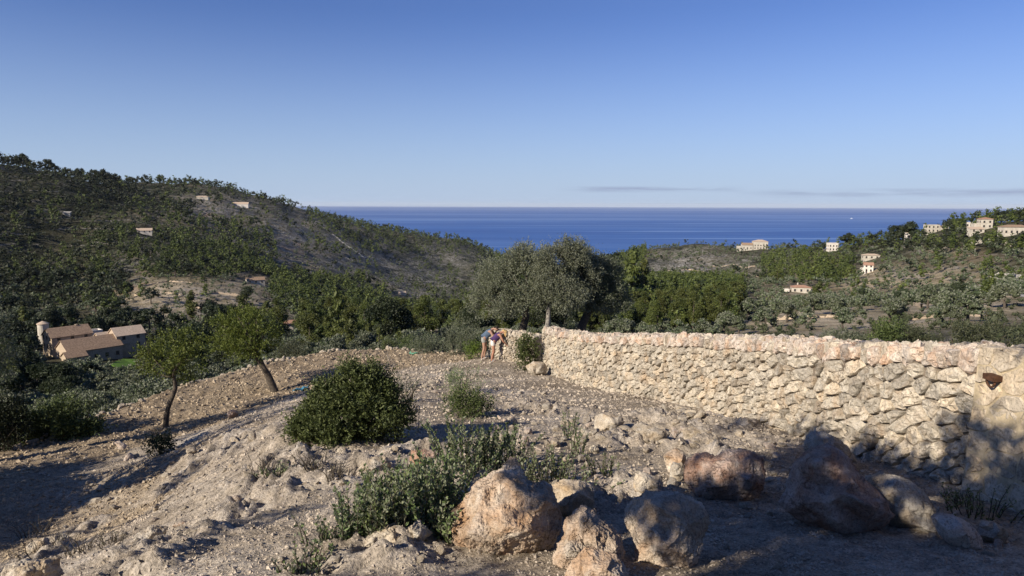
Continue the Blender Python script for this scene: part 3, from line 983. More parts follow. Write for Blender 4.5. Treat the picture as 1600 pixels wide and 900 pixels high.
# terrace walls of dry stone that step the slopes
def ribbon(name, pts, y0, hgt, thick, mt, up=0.0, n=40):
    qs = np.array([ground(px, py, y0, 2600) for px, py in pts])
    s = np.concatenate([[0], np.cumsum(np.hypot(*np.diff(qs[:, :2], axis=0).T))])
    si = np.linspace(0, s[-1], n)
    xx, yy = np.interp(si, s, qs[:, 0]), np.interp(si, s, qs[:, 1])
    zz = H(xx, yy) + up
    zz = zz + 0.3 * hgt * rng.normal(size=n)
    tx, ty = np.gradient(xx), np.gradient(yy)
    l = np.hypot(tx, ty)
    nx_, ny_ = -ty / l * thick / 2, tx / l * thick / 2
    c0 = zz.mean()
    vv = np.concatenate([np.stack([xx + a * nx_, yy + a * ny_, zz + b], 1) for a, b in ((1, -1.5), (1, hgt), (-1, hgt), (-1, -1.5))])
    i = np.arange(4 * n).reshape(4, n)
    ff = np.concatenate([np.stack([i[k, :-1], i[k, 1:], i[(k + 1) % 4, 1:], i[(k + 1) % 4, :-1]], -1) for k in range(4)])
    loc = np.array([xx.mean(), yy.mean(), c0])
    return ob(name, me(name, vv - loc, ff, [mt]), None, loc)


TW = [([(222, 448), (262, 440), (300, 443)], 'upper left'), ([(210, 462), (250, 458), (282, 462)], 0), ([(300, 462), (340, 458), (385, 463)], 0), ([(290, 480), (330, 484), (372, 481)], 0), ([(330, 497), (372, 499), (405, 497)], 0),
      ([(470, 486), (500, 483), (530, 487)], 0), ([(560, 470), (600, 466), (640, 470)], 0)]
for pts, _ in TW:
    tag(ribbon('terrace_wall', pts, 60, 0.8, 0.5, M_STONEHOUSE), 'pale dry stone terrace wall stepping the bare left hillside', 'terrace wall', 'terrace walls on the left hillside')
for pts in ([(1172, 480), (1220, 474), (1262, 478)], [(1215, 500), (1270, 497), (1330, 499)], [(1330, 478), (1385, 474), (1440, 479)], [(1460, 468), (1520, 465), (1590, 470)], [(1110, 416), (1150, 413), (1180, 416)], [(1150, 436), (1180, 431), (1200, 437)],
            [(1040, 424), (1075, 421), (1100, 425)], [(1420, 498), (1480, 493), (1540, 498)]):
    tag(ribbon('terrace_wall', pts, 50, 0.55, 0.4, M_STONEHOUSE), 'pale dry stone terrace wall stepping the olive grove slope', 'terrace wall', 'terrace walls on the right hillside')
tag(ribbon('retaining_wall', [(1508, 385), (1540, 381), (1578, 387)], 60, 2.6, 1.2, M_RENDERW), 'tall pinkish retaining wall below the houses on the right ridge', 'retaining wall')
tag(ribbon('retaining_wall', [(1546, 436), (1575, 432), (1612, 442)], 60, 2.0, 1.2, M_CONCRETE), 'pale roadside wall at the right edge of the olive slope', 'retaining wall')
struct(ribbon('path', [(505, 356), (522, 368), (540, 383), (560, 396), (572, 404)], 60, 0.5, 4.0, M_CONCRETE))
struct(ribbon('road', [(1540, 443), (1570, 452), (1615, 466)], 60, 0.3, 5.0, M_CONCRETE))

# utility poles
for px, py, hp, lab in ((1523, 397, 10, 'thin pale utility pole below the ridge houses'), (1098, 398, 9, 'thin utility pole on the headland left of the large villa'), (1170, 420, 9, 'thin utility pole in the scrub below the large villa'),
                        (1240, 404, 8, 'short utility pole right of the large villa'), (1385, 418, 8, 'thin pole right of the small white house with red roof')):
    q = fground(px, py)
    hh_ = hp * q[1] / FPX * 0.9
    r = thing('utility_pole', lab, 'pole', q, 0, 'utility poles on the right hillside')
    v, f = tube([(0, 0, -1), (0, 0, hh_ * .6), (0, 0, hh_)], [0.22, 0.19, 0.16], 8)
    ob('pole', me('pole', v, f, [M_CONCRETE]), r)
    v, f = box(-0.9, 0.9, -0.08, 0.08, hh_ * .93, hh_ * .93 + .16)
    ob('crossarm', me('crossarm', v, f, [M_SHUTTER]), r)

# the small boat out at sea
q = ath(1331, 342, 180.0)
r = thing('motor_boat', 'small white boat alone on the sea off the right headland', 'boat', q, math.radians(20))
k = 22.0
hull = np.array([(-1, -.2, 0), (.5, -.2, 0), (1, 0, 0), (.5, .2, 0), (-1, .2, 0), (-1, -.25, .22), (.5, -.25, .24), (1.15, 0, .3), (.5, .25, .24), (-1, .25, .22)]) * k
hull[:5, 2] -= 0.8
M_BOAT = plain('boat_paint', (0.8, 0.8, 0.8), 0.4, 0.4, 1, 0.03)
ob('hull', me('hull', hull, [np.array([(i, (i + 1) % 5, 5 + (i + 1) % 5, 5 + i) for i in range(5)]), np.array([(5, 6, 7, 8, 9), (4, 3, 2, 1, 0)])], [M_BOAT]), r)
v, f = merge([box(-.6 * k, .3 * k, -.15 * k, .15 * k, .235 * k, .45 * k), box(-.4 * k, .1 * k, -.12 * k, .12 * k, .452 * k, .6 * k)])
ob('cabin', me('cabin', v, f, [M_BOAT]), r)

# ------------------------------------------------------------------ woods on the hillsides
def far_crown(R, kind, lobes, nleaf, core_sub=1):
    """crown of a distant tree, about one metre of leaf clump per face; height 1 unit = 1 m"""
    parts, tints = [], []
    cs, rs_ = [], []
    for k in range(lobes):
        u = (k + R.random()) / lobes
        th = R.random() * 6.283
        if kind == 'pine':
            hz = 1.6 + u * 6.2
            pr = 2.1 * (1 - (u - 0.28) ** 2 * 1.25) * (0.75 if u > .75 else 1)
            rad = pr * math.sqrt(R.random()) * 0.85
            rr = (1.35 - 0.55 * u) * R.uniform(0.75, 1.15)
        elif kind == 'dark':
            hz = 2.6 + u * 3.6
            rad = 2.9 * math.sqrt(R.random()) * (1 - 0.6 * u * u)
            rr = R.uniform(0.9, 1.5)
        elif kind == 'olive':
            hz = 1.5 + u * 1.8
            rad = 1.7 * math.sqrt(R.random()) * (1 - 0.5 * u * u)
            rr = R.uniform(0.65, 1.05)
        else:
            hz = 0.35 + u * 0.5
            rad = 0.75 * math.sqrt(R.random())
            rr = R.uniform(0.35, 0.6)
        cs.append((rad * math.cos(th), rad * math.sin(th), hz))
        rs_.append(rr)
    cs, rs_ = np.array(cs), np.array(rs_)
    cv, cf = ICO[1 if nleaf > 400 else 0]
    for c, rr in zip(cs, rs_):
        v = cv * rr * (0.74 if nleaf < 1500 else 0.5) * (1 + 0.3 * R.normal(size=(len(cv), 1)) * 0.6) * np.array([1, 1, 0.85]) + c
        parts.append((v, cf))
        tints.append(np.full(len(v), R.uniform(0.2, 0.7)) + R.normal(size=len(v)) * 0.1)
    w_ = rs_ ** 2 / (rs_ ** 2).sum()
    li = R.choice(lobes, nleaf, p=w_)
    d = sphere_pts(nleaf, R)
    d[:, 2] = np.where(d[:, 2] < -0.4, -d[:, 2], d[:, 2])
    pos = cs[li] + d * (rs_[li] * R.uniform(0.72, 1.08, nleaf))[:, None] * np.array([1, 1, 0.88])
    size = {'pine': 0.62, 'dark': 0.7, 'olive': 0.5, 'shrub': 0.3}[kind] * (1.4 if nleaf < 60 else 1.25 if nleaf < 400 else (0.62 if nleaf < 1500 else 0.36))
    tang = unit(np.cross(d, R.normal(size=(nleaf, 3))) + (0.55 if nleaf < 1500 else 0.9) * d + np.array([0, 0, 0.25]))
    lt = np.repeat(0, nleaf) + np.array([R.uniform(0.2, 0.8) for _ in range(lobes)])[li] + R.normal(size=nleaf) * 0.22
    v, f, tt = leaves(pos - tang * size * 0.5, tang, size * R.uniform(0.7, 1.4, nleaf), size * R.uniform(0.55, 0.9, nleaf), np.clip(lt, 0, 1), R)
    if nleaf > 160:
        f = np.concatenate([f[:, [0, 1, 2]], f[:, [0, 2, 3]]])
    else:                                   # far away one triangle per clump does
        v = v.reshape(-1, 4, 3)[:, [1, 2, 3]].reshape(-1, 3)
        tt = tt.reshape(-1, 4)[:, :3].ravel()
        f = np.arange(len(v)).reshape(-1, 3)
    parts.append((v, f))
    tints.append(tt)
    v, f = merge(parts)
    return v, f[0], np.clip(np.concatenate(tints), 0, 1)


def far_trunk(kind, R):
    if kind == 'pine':
        return tube([(0, 0, -1.0), (0.05, 0, 1.5), (0.1, 0.05, 4.5), (0.1, 0, 7)], [0.24, 0.2, 0.14, 0.05], 6)
    if kind == 'dark':
        return tube([(0, 0, -1.0), (0.1, 0, 1.6), (-0.1, 0.1, 3.2), (0.1, 0, 5)], [0.3, 0.24, 0.18, 0.06], 6)
    if kind == 'olive':
        return tube([(0, 0, -0.6), (0.06, 0.05, 0.7), (0.2, -0.05, 1.5), (0.2, 0, 2.4)], [0.26, 0.2, 0.14, 0.05], 6)
    return tube([(0, 0, -0.3), (0, 0, 0.3), (0.05, 0, 0.7)], [0.07, 0.05, 0.02], 5)


KMAT = {'pine': M_PINE, 'dark': M_DARK, 'olive': M_OLIVE, 'shrub': M_SCRUB}
TPL = {}
for kind, lob in (('pine', 13), ('dark', 12), ('olive', 9), ('shrub', 6)):
    for lod, nl in (('fine', 4200), ('hi', 950), ('mid', 160), ('low', 44)):
        if kind == 'shrub':
            nl = {'fine': 2000, 'hi': 420, 'mid': 90, 'low': 28}[lod]
        L = []
        for k in range(4):
            R = np.random.default_rng(100 + k + 10 * len(TPL))
            nlob = lob if lod in ('hi', 'fine') else (max(4, lob * 3 // 4) if lod == 'mid' else max(3, lob // 3))
            c = far_crown(R, kind, nlob, nl)
            tr = far_trunk(kind, R)
            L.append((c, tr))
        TPL[kind, lod] = L

ZONES = [  # x0, x1, y0, y1, (pine, dark, olive, shrub), density, what the slope is called
    (-60, 215, 225, 320, (.10, .75, .05, .10), 1.0, 'ridgewood'),
    (215, 480, 280, 326, (.15, .35, .30, .20), .9, 'ridgewood'),
    (-60, 130, 320, 440, (.25, .50, .15, .10), 1.0, 'leftwood'),
    (130, 300, 320, 350, (.2, .55, .15, .10), 1.0, 'leftwood'),
    (80, 430, 350, 436, (.55, .27, .12, .06), .92, 'leftwood'),
    (480, 800, 330, 400, (.40, .30, .20, .10), .95, 'ridgewood'),
    (280, 480, 320, 350, (.05, .15, .5, .3), .34, 'leftgrove'),
    (430, 740, 360, 440, (.12, .10, .48, .30), .30, 'leftgrove'),
    (200, 425, 436, 505, (.03, .05, .42, .5), .22, 'bareslope'),
    (-60, 200, 440, 505, (.05, .35, .42, .18), .95, 'farmgrove'),
    (-60, 420, 505, 720, (.03, .22, .55, .2), .85, 'farmgrove'),
    (420, 600, 436, 560, (.45, .12, .30, .13), .9, 'ravine'),
    (600, 760, 436, 560, (.25, .15, .40, .2), .85, 'ravine'),
    (760, 960, 400, 560, (.6, .15, .2, .05), .9, 'rightwood'),
    (1010, 1190, 376, 442, (.02, .06, .60, .3), .5, 'headland'),
    (940, 1015, 385, 440, (.85, .06, .07, .02), 1.0, 'rightwood'),
    (940, 1160, 440, 500, (.85, .06, .07, .02), 1.0, 'rightwood'),
    (940, 1150, 500, 560, (.65, .08, .22, .05), .9, 'rightwood'),
    (1185, 1335, 404, 442, (.75, .08, .12, .05), 1.0, 'rightwood'),
    (1180, 1330, 376, 404, (.1, .15, .55, .2), .6, 'headland'),
    (1330, 1660, 325, 396, (.30, .45, .25, .0), .8, 'rightridge'),
    (1150, 1660, 396, 462, (.07, .04, .72, .17), .36, 'rightgrove'),
    (1150, 1660, 462, 560, (.02, .02, .40, .56), .34, 'rightslope'),
    (-300, 1900, 200, 900, (.2, .2, .4, .2), .7, 'other')]
NC = 86000
az_ = rng.uniform(-math.radians(41), math.radians(41), NC)
lr = math.log(48) + (math.log(2100) - math.log(48)) * rng.uniform(0, 1, NC) ** 0.62
cx, cy = np.sin(az_) * np.exp(lr), np.cos(az_) * np.exp(lr)
keep = edge_sd(cx, cy) > 4.0
cx, cy = cx[keep], cy[keep]
cz = H(cx, cy)
ppx, ppy = proj(np.stack([cx, cy, cz], 1))
okm = (ppx > -50) & (ppx < 1650) & (ppy < 720) & (cz > SEA_Z + 6)
cx, cy, cz, ppx, ppy = cx[okm], cy[okm], cz[okm], ppx[okm], ppy[okm]
KN = ['pine', 'dark', 'olive', 'shrub']
BASEH = {'pine': 8.4, 'dark': 6.9, 'olive': 4.1, 'shrub': 1.35}
KRAD = {'pine': 1.9, 'dark': 2.6, 'olive': 2.0, 'shrub': 0.85}
cl1 = fbm(np.stack([cx / 85, cy / 85, 0 * cx], 1), 3)
cl2 = fbm(np.stack([cx / 50, cy / 50, 0 * cx + 9], 1), 3)
kinds, zones, scale = [], [], []
for i in range(len(cx)):
    kk = None
    for z_ in ZONES:
        if z_[0] <= ppx[i] <= z_[1] and z_[2] <= ppy[i] <= z_[3]:
            if rng.random() < z_[5]:
                kk = rng.choice(4, p=np.array(z_[4]) / sum(z_[4]))
                zn_ = z_[6]
            break
    rr_ = math.hypot(cx[i], cy[i])
    if kk is not None and ppx[i] > 640 and rr_ < 230:      # open ground just beyond the stone wall
        kk = 3 if rr_ < 120 else (kk if ppx[i] < 1150 and rr_ > 170 else (2 if rng.random() < .25 else 3))
        if rng.random() < (0.6 if ppx[i] > 1100 else 0.35):
            kk = None
    if kk is not None and ppx[i] <= 640 and rr_ < 120 and kk in (0, 1):
        kk = 2
    if kk in (0, 1) and zn_ != 'rightwood' and rng.random() > (1.02 if ppx[i] < 480 else 0.9) + 1.5 * cl1[i]:
        kk = 2 if (rng.random() < 0.25 and rr_ > 120) else None
    elif kk in (2, 3) and rng.random() > 1.0 + 1.2 * cl2[i]:
        kk = None
    if kk == 0 and zn_ == 'rightwood' and rr_ < 420 and rng.random() < 0.3:
        kk = None
    kinds.append(-1 if kk is None else kk)
    zones.append('' if kk is None else zn_)
    scale.append(rng.uniform(0.62, 1.3) * (1 + 0.35 * cl1[i]) * (1.0 if kk is None else (1.05 if ppx[i] > 900 else 1.55, 1.0 if ppx[i] > 900 else 1.5, 1.12, 1.1)[kk]))
GRID = {}
sel = []
hs = np.array([(a, b, c) for a, b, c in HOUSES])
hpx, hpy = proj(np.stack([hs[:, 0], hs[:, 1], H(hs[:, 0], hs[:, 1])], 1))
for i in range(len(cx)):
    if kinds[i] < 0:
        continue
    kn = KN[kinds[i]]
    r_ = KRAD[kn] * scale[i]
    dist = math.hypot(cx[i], cy[i])
    if ((hs[:, 0] - cx[i]) ** 2 + (hs[:, 1] - cy[i]) ** 2 < (hs[:, 2] + r_) ** 2).any():
        continue
    # keep the view of a house open: nothing tall just in front of it
    hpix = BASEH[kn] * scale[i] / dist * FPX
    if ((np.abs(hpx - ppx[i]) < hs[:, 2] / hs[:, 1] * FPX * 0.62) & (hpy > ppy[i] - hpix) & (hpy < ppy[i] + 2) & (hs[:, 1] > cy[i])).any():
        continue
    gx, gy = int(cx[i] // 6), int(cy[i] // 6)
    bad = False
    for a in (-1, 0, 1):
        for b in (-1, 0, 1):
            for (xx, yy, rr) in GRID.get((gx + a, gy + b), ()):
                if (xx - cx[i]) ** 2 + (yy - cy[i]) ** 2 < (0.66 * (rr + r_)) ** 2:
                    bad = True
                    break
    if bad:
        continue
    GRID.setdefault((gx, gy), []).append((cx[i], cy[i], r_))
    sel.append(i)
sel = np.array(sel)
# leave out what the hills hide
top = np.stack([cx[sel], cy[sel], cz[sel] + np.array([BASEH[KN[kinds[i]]] * scale[i] for i in sel])], 1)
vis = np.ones(len(sel), bool)
for fr in np.concatenate([np.linspace(0.05, 0.9, 22), [0.93, 0.96, 0.98]]):
    q = top * fr
    vis &= q[:, 2] > H(q[:, 0], q[:, 1]) - 0.5
sel = sel[vis]
print('TREES', len(sel), {k: sum(KN[kinds[i]] == k for i in sel) for k in KN})

ZTXT = {'ridgewood': 'on the skyline ridge of the left hill', 'leftwood': 'in the wood on the left hillside', 'leftgrove': 'on the terraced upper slope of the left hill', 'bareslope': 'dotted over the bare slope of the left hill',
        'farmgrove': 'around the stone farm in the valley', 'ravine': 'in the ravine below the left hill', 'rightwood': 'in the pine wood beyond the stone wall', 'headland': 'on the headland around the large villa',
        'rightridge': 'around the houses on the right ridge', 'rightgrove': 'in the olive grove on the right slope', 'rightslope': 'on the open slope beyond the stone wall', 'other': 'on the far hillside'}
KTXT = {'pine': 'bright green pine tree', 'dark': 'dark green rounded tree', 'olive': 'grey green olive tree', 'shrub': 'dull green shrub'}
KGRP = {'pine': 'pine trees', 'dark': 'dark rounded trees', 'olive': 'olive trees', 'shrub': 'low shrubs'}
KNAME = {'pine': 'pine_tree', 'dark': 'round_tree', 'olive': 'olive_tree', 'shrub': 'shrub'}
KCAT = {'pine': 'tree', 'dark': 'tree', 'olive': 'tree', 'shrub': 'shrub'}
KSTUFF = {'pine': 'pine_wood', 'dark': 'dark_wood', 'olive': 'olive_wood', 'shrub': 'scrub'}
LM = [(235, 360, 'the lone pale house'), (105, 333, 'the tiny ridge cottage'), (399, 437, 'the tan roofed house'), (456, 505, 'the red roofed cottage'),
      (316, 306, 'the cottage on the left skyline'), (376, 316, 'the long white skyline house'), (628, 457, 'the small tan house in the ravine'), (680, 512, 'the red roofed hut in the ravine'), (140, 535, 'the stone farm'), (70, 510, 'the round farm tower'),
      (1180, 382, 'the large villa on the headland'), (1246, 450, 'the wide cream house'), (1300, 386, 'the white waterline house'), (1356, 418, 'the small red roofed white house'), (1460, 350, 'the stepped villa on the right ridge'),
      (1538, 350, 'the square house on the right ridge'), (1584, 360, 'the long hipped house'), (1540, 384, 'the tall pinkish retaining wall'), (1575, 434, 'the pale roadside wall'), (540, 380, 'the pale track on the left hill'),
      (270, 462, 'the bare left terraces'), (985, 400, 'the big pine by the olives'), (1060, 480, 'the heart of the pine wood'), (1300, 485, 'the open far slope'), (1480, 480, 'the clearing behind the gatepost'), (715, 470, 'the dark cleft of the ravine'),
      (530, 500, 'the tall narrow pine by the rim'), (30, 245, 'the skyline umbrella pines'), (660, 375, 'the left ridge end'), (1110, 405, 'the headland scrub')]
LMA = np.array([(a, b) for a, b, _ in LM], float)


def describe(kn, px, py, sc_):
    k = int(np.argmin((LMA[:, 0] - px) ** 2 + ((LMA[:, 1] - py) * 1.4) ** 2))
    dx, dy = px - LMA[k, 0], (py - LMA[k, 1]) * 1.4
    dist = math.hypot(dx, dy)
    if dist < 16:
        w_ = 'close to'
    elif abs(dx) > abs(dy) * 1.2:
        w_ = 'to the right of' if dx > 0 else 'to the left of'
    else:
        w_ = 'downhill from' if dy > 0 else 'uphill from'
    far_ = 'far ' if dist > 110 else ('well ' if dist > 60 else ('' if dist > 32 else 'just '))
    if abs(dx) > 0.5 * abs(dy) and abs(dy) > 0.5 * abs(dx) and dist >= 16:
        w_ = ('uphill right of' if dx > 0 else 'uphill left of') if dy < 0 else ('downhill right of' if dx > 0 else 'downhill left of')
    kt = {'pine': 'bright pine', 'dark': 'dark round tree', 'olive': 'grey olive tree', 'shrub': 'dull shrub'}[kn]
    sz = 'small' if sc_ < 0.90 else ('tall' if sc_ > 1.3 and kn != 'shrub' else ('wide' if sc_ > 1.12 else 'middling'))
    return sz + ' ' + kt + ' ' + far_ + w_ + ' ' + LM[k][2], KGRP[kn] + ' around ' + LM[k][2]


PROTO = {}
for key, L in TPL.items():
    kind, lod = key
    for j, ((v, f, tt), (tv, tf)) in enumerate(L):
        if lod in ('hi', 'fine'):
            PROTO[kind, lod, j] = (me(kind + '_crown', v, f, [KMAT[kind]], False, {'tint': tt}), me(kind + '_trunk', tv, tf, [M_BARK], True))
        elif lod == 'mid':
            tri = np.concatenate([tf[0][:, [0, 1, 2]], tf[0][:, [0, 2, 3]], tf[1]])
            vv = np.concatenate([v, tv])
            ff = np.concatenate([f, tri + len(v)])
            PROTO[kind, lod, j] = me(kind, vv, ff, [KMAT[kind], M_BARK], False, {'tint': np.concatenate([tt, np.full(len(tv), .5)])}, np.concatenate([np.zeros(len(f)), np.ones(len(tri))]))
for ki, kn in enumerate(KN):
    ids = np.array([i for i in sel if kinds[i] == ki])
    size = np.array([BASEH[kn] * scale[i] / math.hypot(cx[i], cy[i]) * FPX for i in ids])
    order = ids[np.argsort(-size)]
    size = -np.sort(-size)
    for n_, i in enumerate(order[:300]):
        rz, sc_ = rng.uniform(0, 6.28), scale[i]
        j = int(rng.integers(4))
        lab, grp = describe(kn, ppx[i], ppy[i], sc_)
        s3 = (sc_ * rng.uniform(.85, 1.15), sc_ * rng.uniform(.85, 1.15), sc_)
        loc = (cx[i], cy[i], cz[i] - 0.15)
        if size[n_] > 26 and kn != 'shrub' or size[n_] > 16 and kn == 'shrub':
            r = thing(KNAME[kn], lab, KCAT[kn], loc, rz, grp)
            r.scale = s3
            c_, t_ = PROTO[kn, 'fine' if size[n_] > (48 if kn != 'shrub' else 24) else 'hi', j]
            ob('trunk' if kn != 'shrub' else 'stem', t_, r)
            ob('crown' if kn != 'shrub' else 'foliage', c_, r)
        else:
            o = ob(KNAME[kn], PROTO[kn, 'mid', j], None, loc)
            o.rotation_euler = (0, 0, rz)
            o.scale = s3
            tag(o, lab, KCAT[kn], grp)
    VV, FF, TT, off = [], [], [], 0
    for i, s_px in zip(order[300:], size[300:]):
        lod = 'mid' if s_px > 20 else 'low'
        (v, f, tt), _ = TPL[kn, lod][int(rng.integers(4))]
        a = rng.uniform(0, 6.28)
        ca, sa = math.cos(a), math.sin(a)
        M = np.array([[ca, -sa, 0], [sa, ca, 0], [0, 0, 1]]) * (scale[i] * (1.0 if lod == 'mid' else 1.12))
        VV.append(v @ M.T + np.array([cx[i], cy[i], cz[i] - 0.15]))
        FF.append(f + off)
        TT.append(np.clip(tt + rng.uniform(-0.35, 0.3), 0, 1))
        off += len(v)
    if VV:
        stuff(ob(KSTUFF[kn], me(KSTUFF[kn], np.concatenate(VV), np.concatenate(FF), [KMAT[kn]], False, {'tint': np.concatenate(TT)})))
#@@END_FAR

# ------------------------------------------------------------------ the dry stone wall
def smooth_path(pts, n=200):
    pts = np.array(pts, float)
    t = np.concatenate([[0], np.cumsum(np.hypot(*np.diff(pts, axis=0).T))])
    # Catmull-Rom
    out = []
    for u in np.linspace(0, t[-1] - 1e-9, n):
        i = min(np.searchsorted(t, u, side='right') - 1, len(pts) - 2)
        a = (u - t[i]) / (t[i + 1] - t[i])
        p0, p1, p2, p3_ = pts[max(i - 1, 0)], pts[i], pts[i + 1], pts[min(i + 2, len(pts) - 1)]
        out.append(0.5 * (2 * p1 + (p2 - p0) * a + (2 * p0 - 5 * p1 + 4 * p2 - p3_) * a * a + (3 * p1 - p0 - 3 * p2 + p3_) * a ** 3))
    return np.array(out)


class WallPath:
    def __init__(self, pts, sink=0.12):
        self.p = smooth_path(pts, 300)
        self.s = np.concatenate([[0], np.cumsum(np.hypot(*np.diff(self.p, axis=0).T))])
        self.L = self.s[-1]
        tg = unit(np.gradient(self.p, axis=0))
        self.nrm = np.stack([-tg[:, 1], tg[:, 0]], 1)     # to the left of the walking direction
        zb = gz(self.p[:, 0], self.p[:, 1])
        k = np.ones(25) / 25
        zb = np.convolve(np.pad(zb, 12, mode='edge'), k, mode='valid')
        self.zb = zb

    def __call__(self, s, t, o):
        x = np.interp(s, self.s, self.p[:, 0])
        y = np.interp(s, self.s, self.p[:, 1])
        nx_ = np.interp(s, self.s, self.nrm[:, 0])
        ny_ = np.interp(s, self.s, self.nrm[:, 1])
        z = np.interp(s, self.s, self.zb)
        oo = o + 0.07 * (1.7 - t) / 1.7                    # battered face
        return np.stack([x + nx_ * oo, y + ny_ * oo, z + t], -1)


def voronoi(sites, bx, asp):
    """cells of weighted sites in a box; asp stretches the vertical metric so that stones lie flat"""
    P = np.array(sites, float)
    Q = P * np.array([1, asp])
    cells = []
    for i in range(len(P)):
        poly = [(bx[0], bx[2] * asp), (bx[1], bx[2] * asp), (bx[1], bx[3] * asp), (bx[0], bx[3] * asp)]
        d2 = ((Q - Q[i]) ** 2).sum(1)
        for j in np.argsort(d2)[1:22]:
            nx_, ny_ = Q[j] - Q[i]
            c = (nx_ * (Q[i][0] + Q[j][0]) + ny_ * (Q[i][1] + Q[j][1])) / 2
            new = []
            m = len(poly)
            for k in range(m):
                a, b = poly[k], poly[(k + 1) % m]
                da = a[0] * nx_ + a[1] * ny_ - c
                db = b[0] * nx_ + b[1] * ny_ - c
                if da <= 0:
                    new.append(a)
                if da * db < 0:
                    u = da / (da - db)
                    new.append((a[0] + (b[0] - a[0]) * u, a[1] + (b[1] - a[1]) * u))
            poly = new
            if len(poly) < 3:
                break
        cells.append(np.array(poly) / np.array([1, asp]) if len(poly) >= 3 else None)
    return cells


def poisson(bx, rfun, asp, tries, R, pre=()):
    pts = list(pre)
    G = {}
    cell = 0.4
    for p in pts:
        G.setdefault((int(p[0] // cell), int(p[1] // cell)), []).append(p)
    for _ in range(tries):
        p = (R.uniform(bx[0], bx[1]), R.uniform(bx[2], bx[3]))
        r_ = rfun(p) * R.uniform(0.75, 1.3)
        i, j = int(p[0] // cell), int(p[1] // cell)
        ok = True
        for a in range(i - 1, i + 2):
            for b in range(j - 2, j + 3):
                for q in G.get((a, b), ()):
                    if (q[0] - p[0]) ** 2 + ((q[1] - p[1]) * asp) ** 2 < r_ * r_:
                        ok = False
                        break
        if ok:
            pts.append(p)
            G.setdefault((i, j), []).append(p)
    return pts


def cell_stone(poly, path, R, joint=0.008, proud=0.05, deep=0.14, flat=False, seg=14, top=False):
    """one stone: the cell outline, rounded, pushed out and roughened"""
    c = poly.mean(0)
    # resample the outline
    pp = np.vstack([poly, poly[:1]])
    l = np.concatenate([[0], np.cumsum(np.hypot(*np.diff(pp, axis=0).T))])
    u = np.linspace(0, l[-1], seg + 1)[:-1]
    o = np.stack([np.interp(u, l, pp[:, 0]), np.interp(u, l, pp[:, 1])], 1)
    o = o * 0.88 + 0.06 * (np.roll(o, 1, 0) + np.roll(o, -1, 0))
    rad = np.hypot(*(o - c).T).mean()
    sh = max(0.5, 1 - joint / rad)
    o = c + (o - c) * sh + R.normal(size=o.shape) * rad * 0.035
    pr = proud * R.uniform(0.35, 1.45)
    tilt = R.normal(size=2) * (0.05 if flat else 0.20)
    rings = ((1.0, -deep), (1.0, -0.02), (0.93, pr * 0.6), (0.76 if not flat else 0.84, pr * 0.95), (0.36, pr * 1.05))
    vs = []
    for k, dp in rings:
        q = c + (o - c) * k
        off = dp + ((q - c) @ tilt if dp > -0.1 else 0)
        nz = R.normal(size=len(q)) * (0.0 if dp < -0.01 else min(0.014, rad * 0.11) * (0.5 if flat else 1))
        vs.append(path(q[:, 0], q[:, 1], off + nz) if not top else path(q[:, 0], 0, q[:, 1], off + nz))
    q = c[None]
    vs.append(path(q[:, 0], q[:, 1], np.array([pr])) if not top else path(q[:, 0], 0, q[:, 1], np.array([pr])))
    v = np.concatenate(vs)
    n = len(rings)
    i = np.arange(n * seg).reshape(n, seg)
    f4 = np.stack([i[:-1], np.roll(i[:-1], -1, 1), np.roll(i[1:], -1, 1), i[1:]], -1).reshape(-1, 4)
    f3 = np.stack([i[-1], np.roll(i[-1], -1), np.full(seg, n * seg)], 1)
    return v, f4, f3, rad


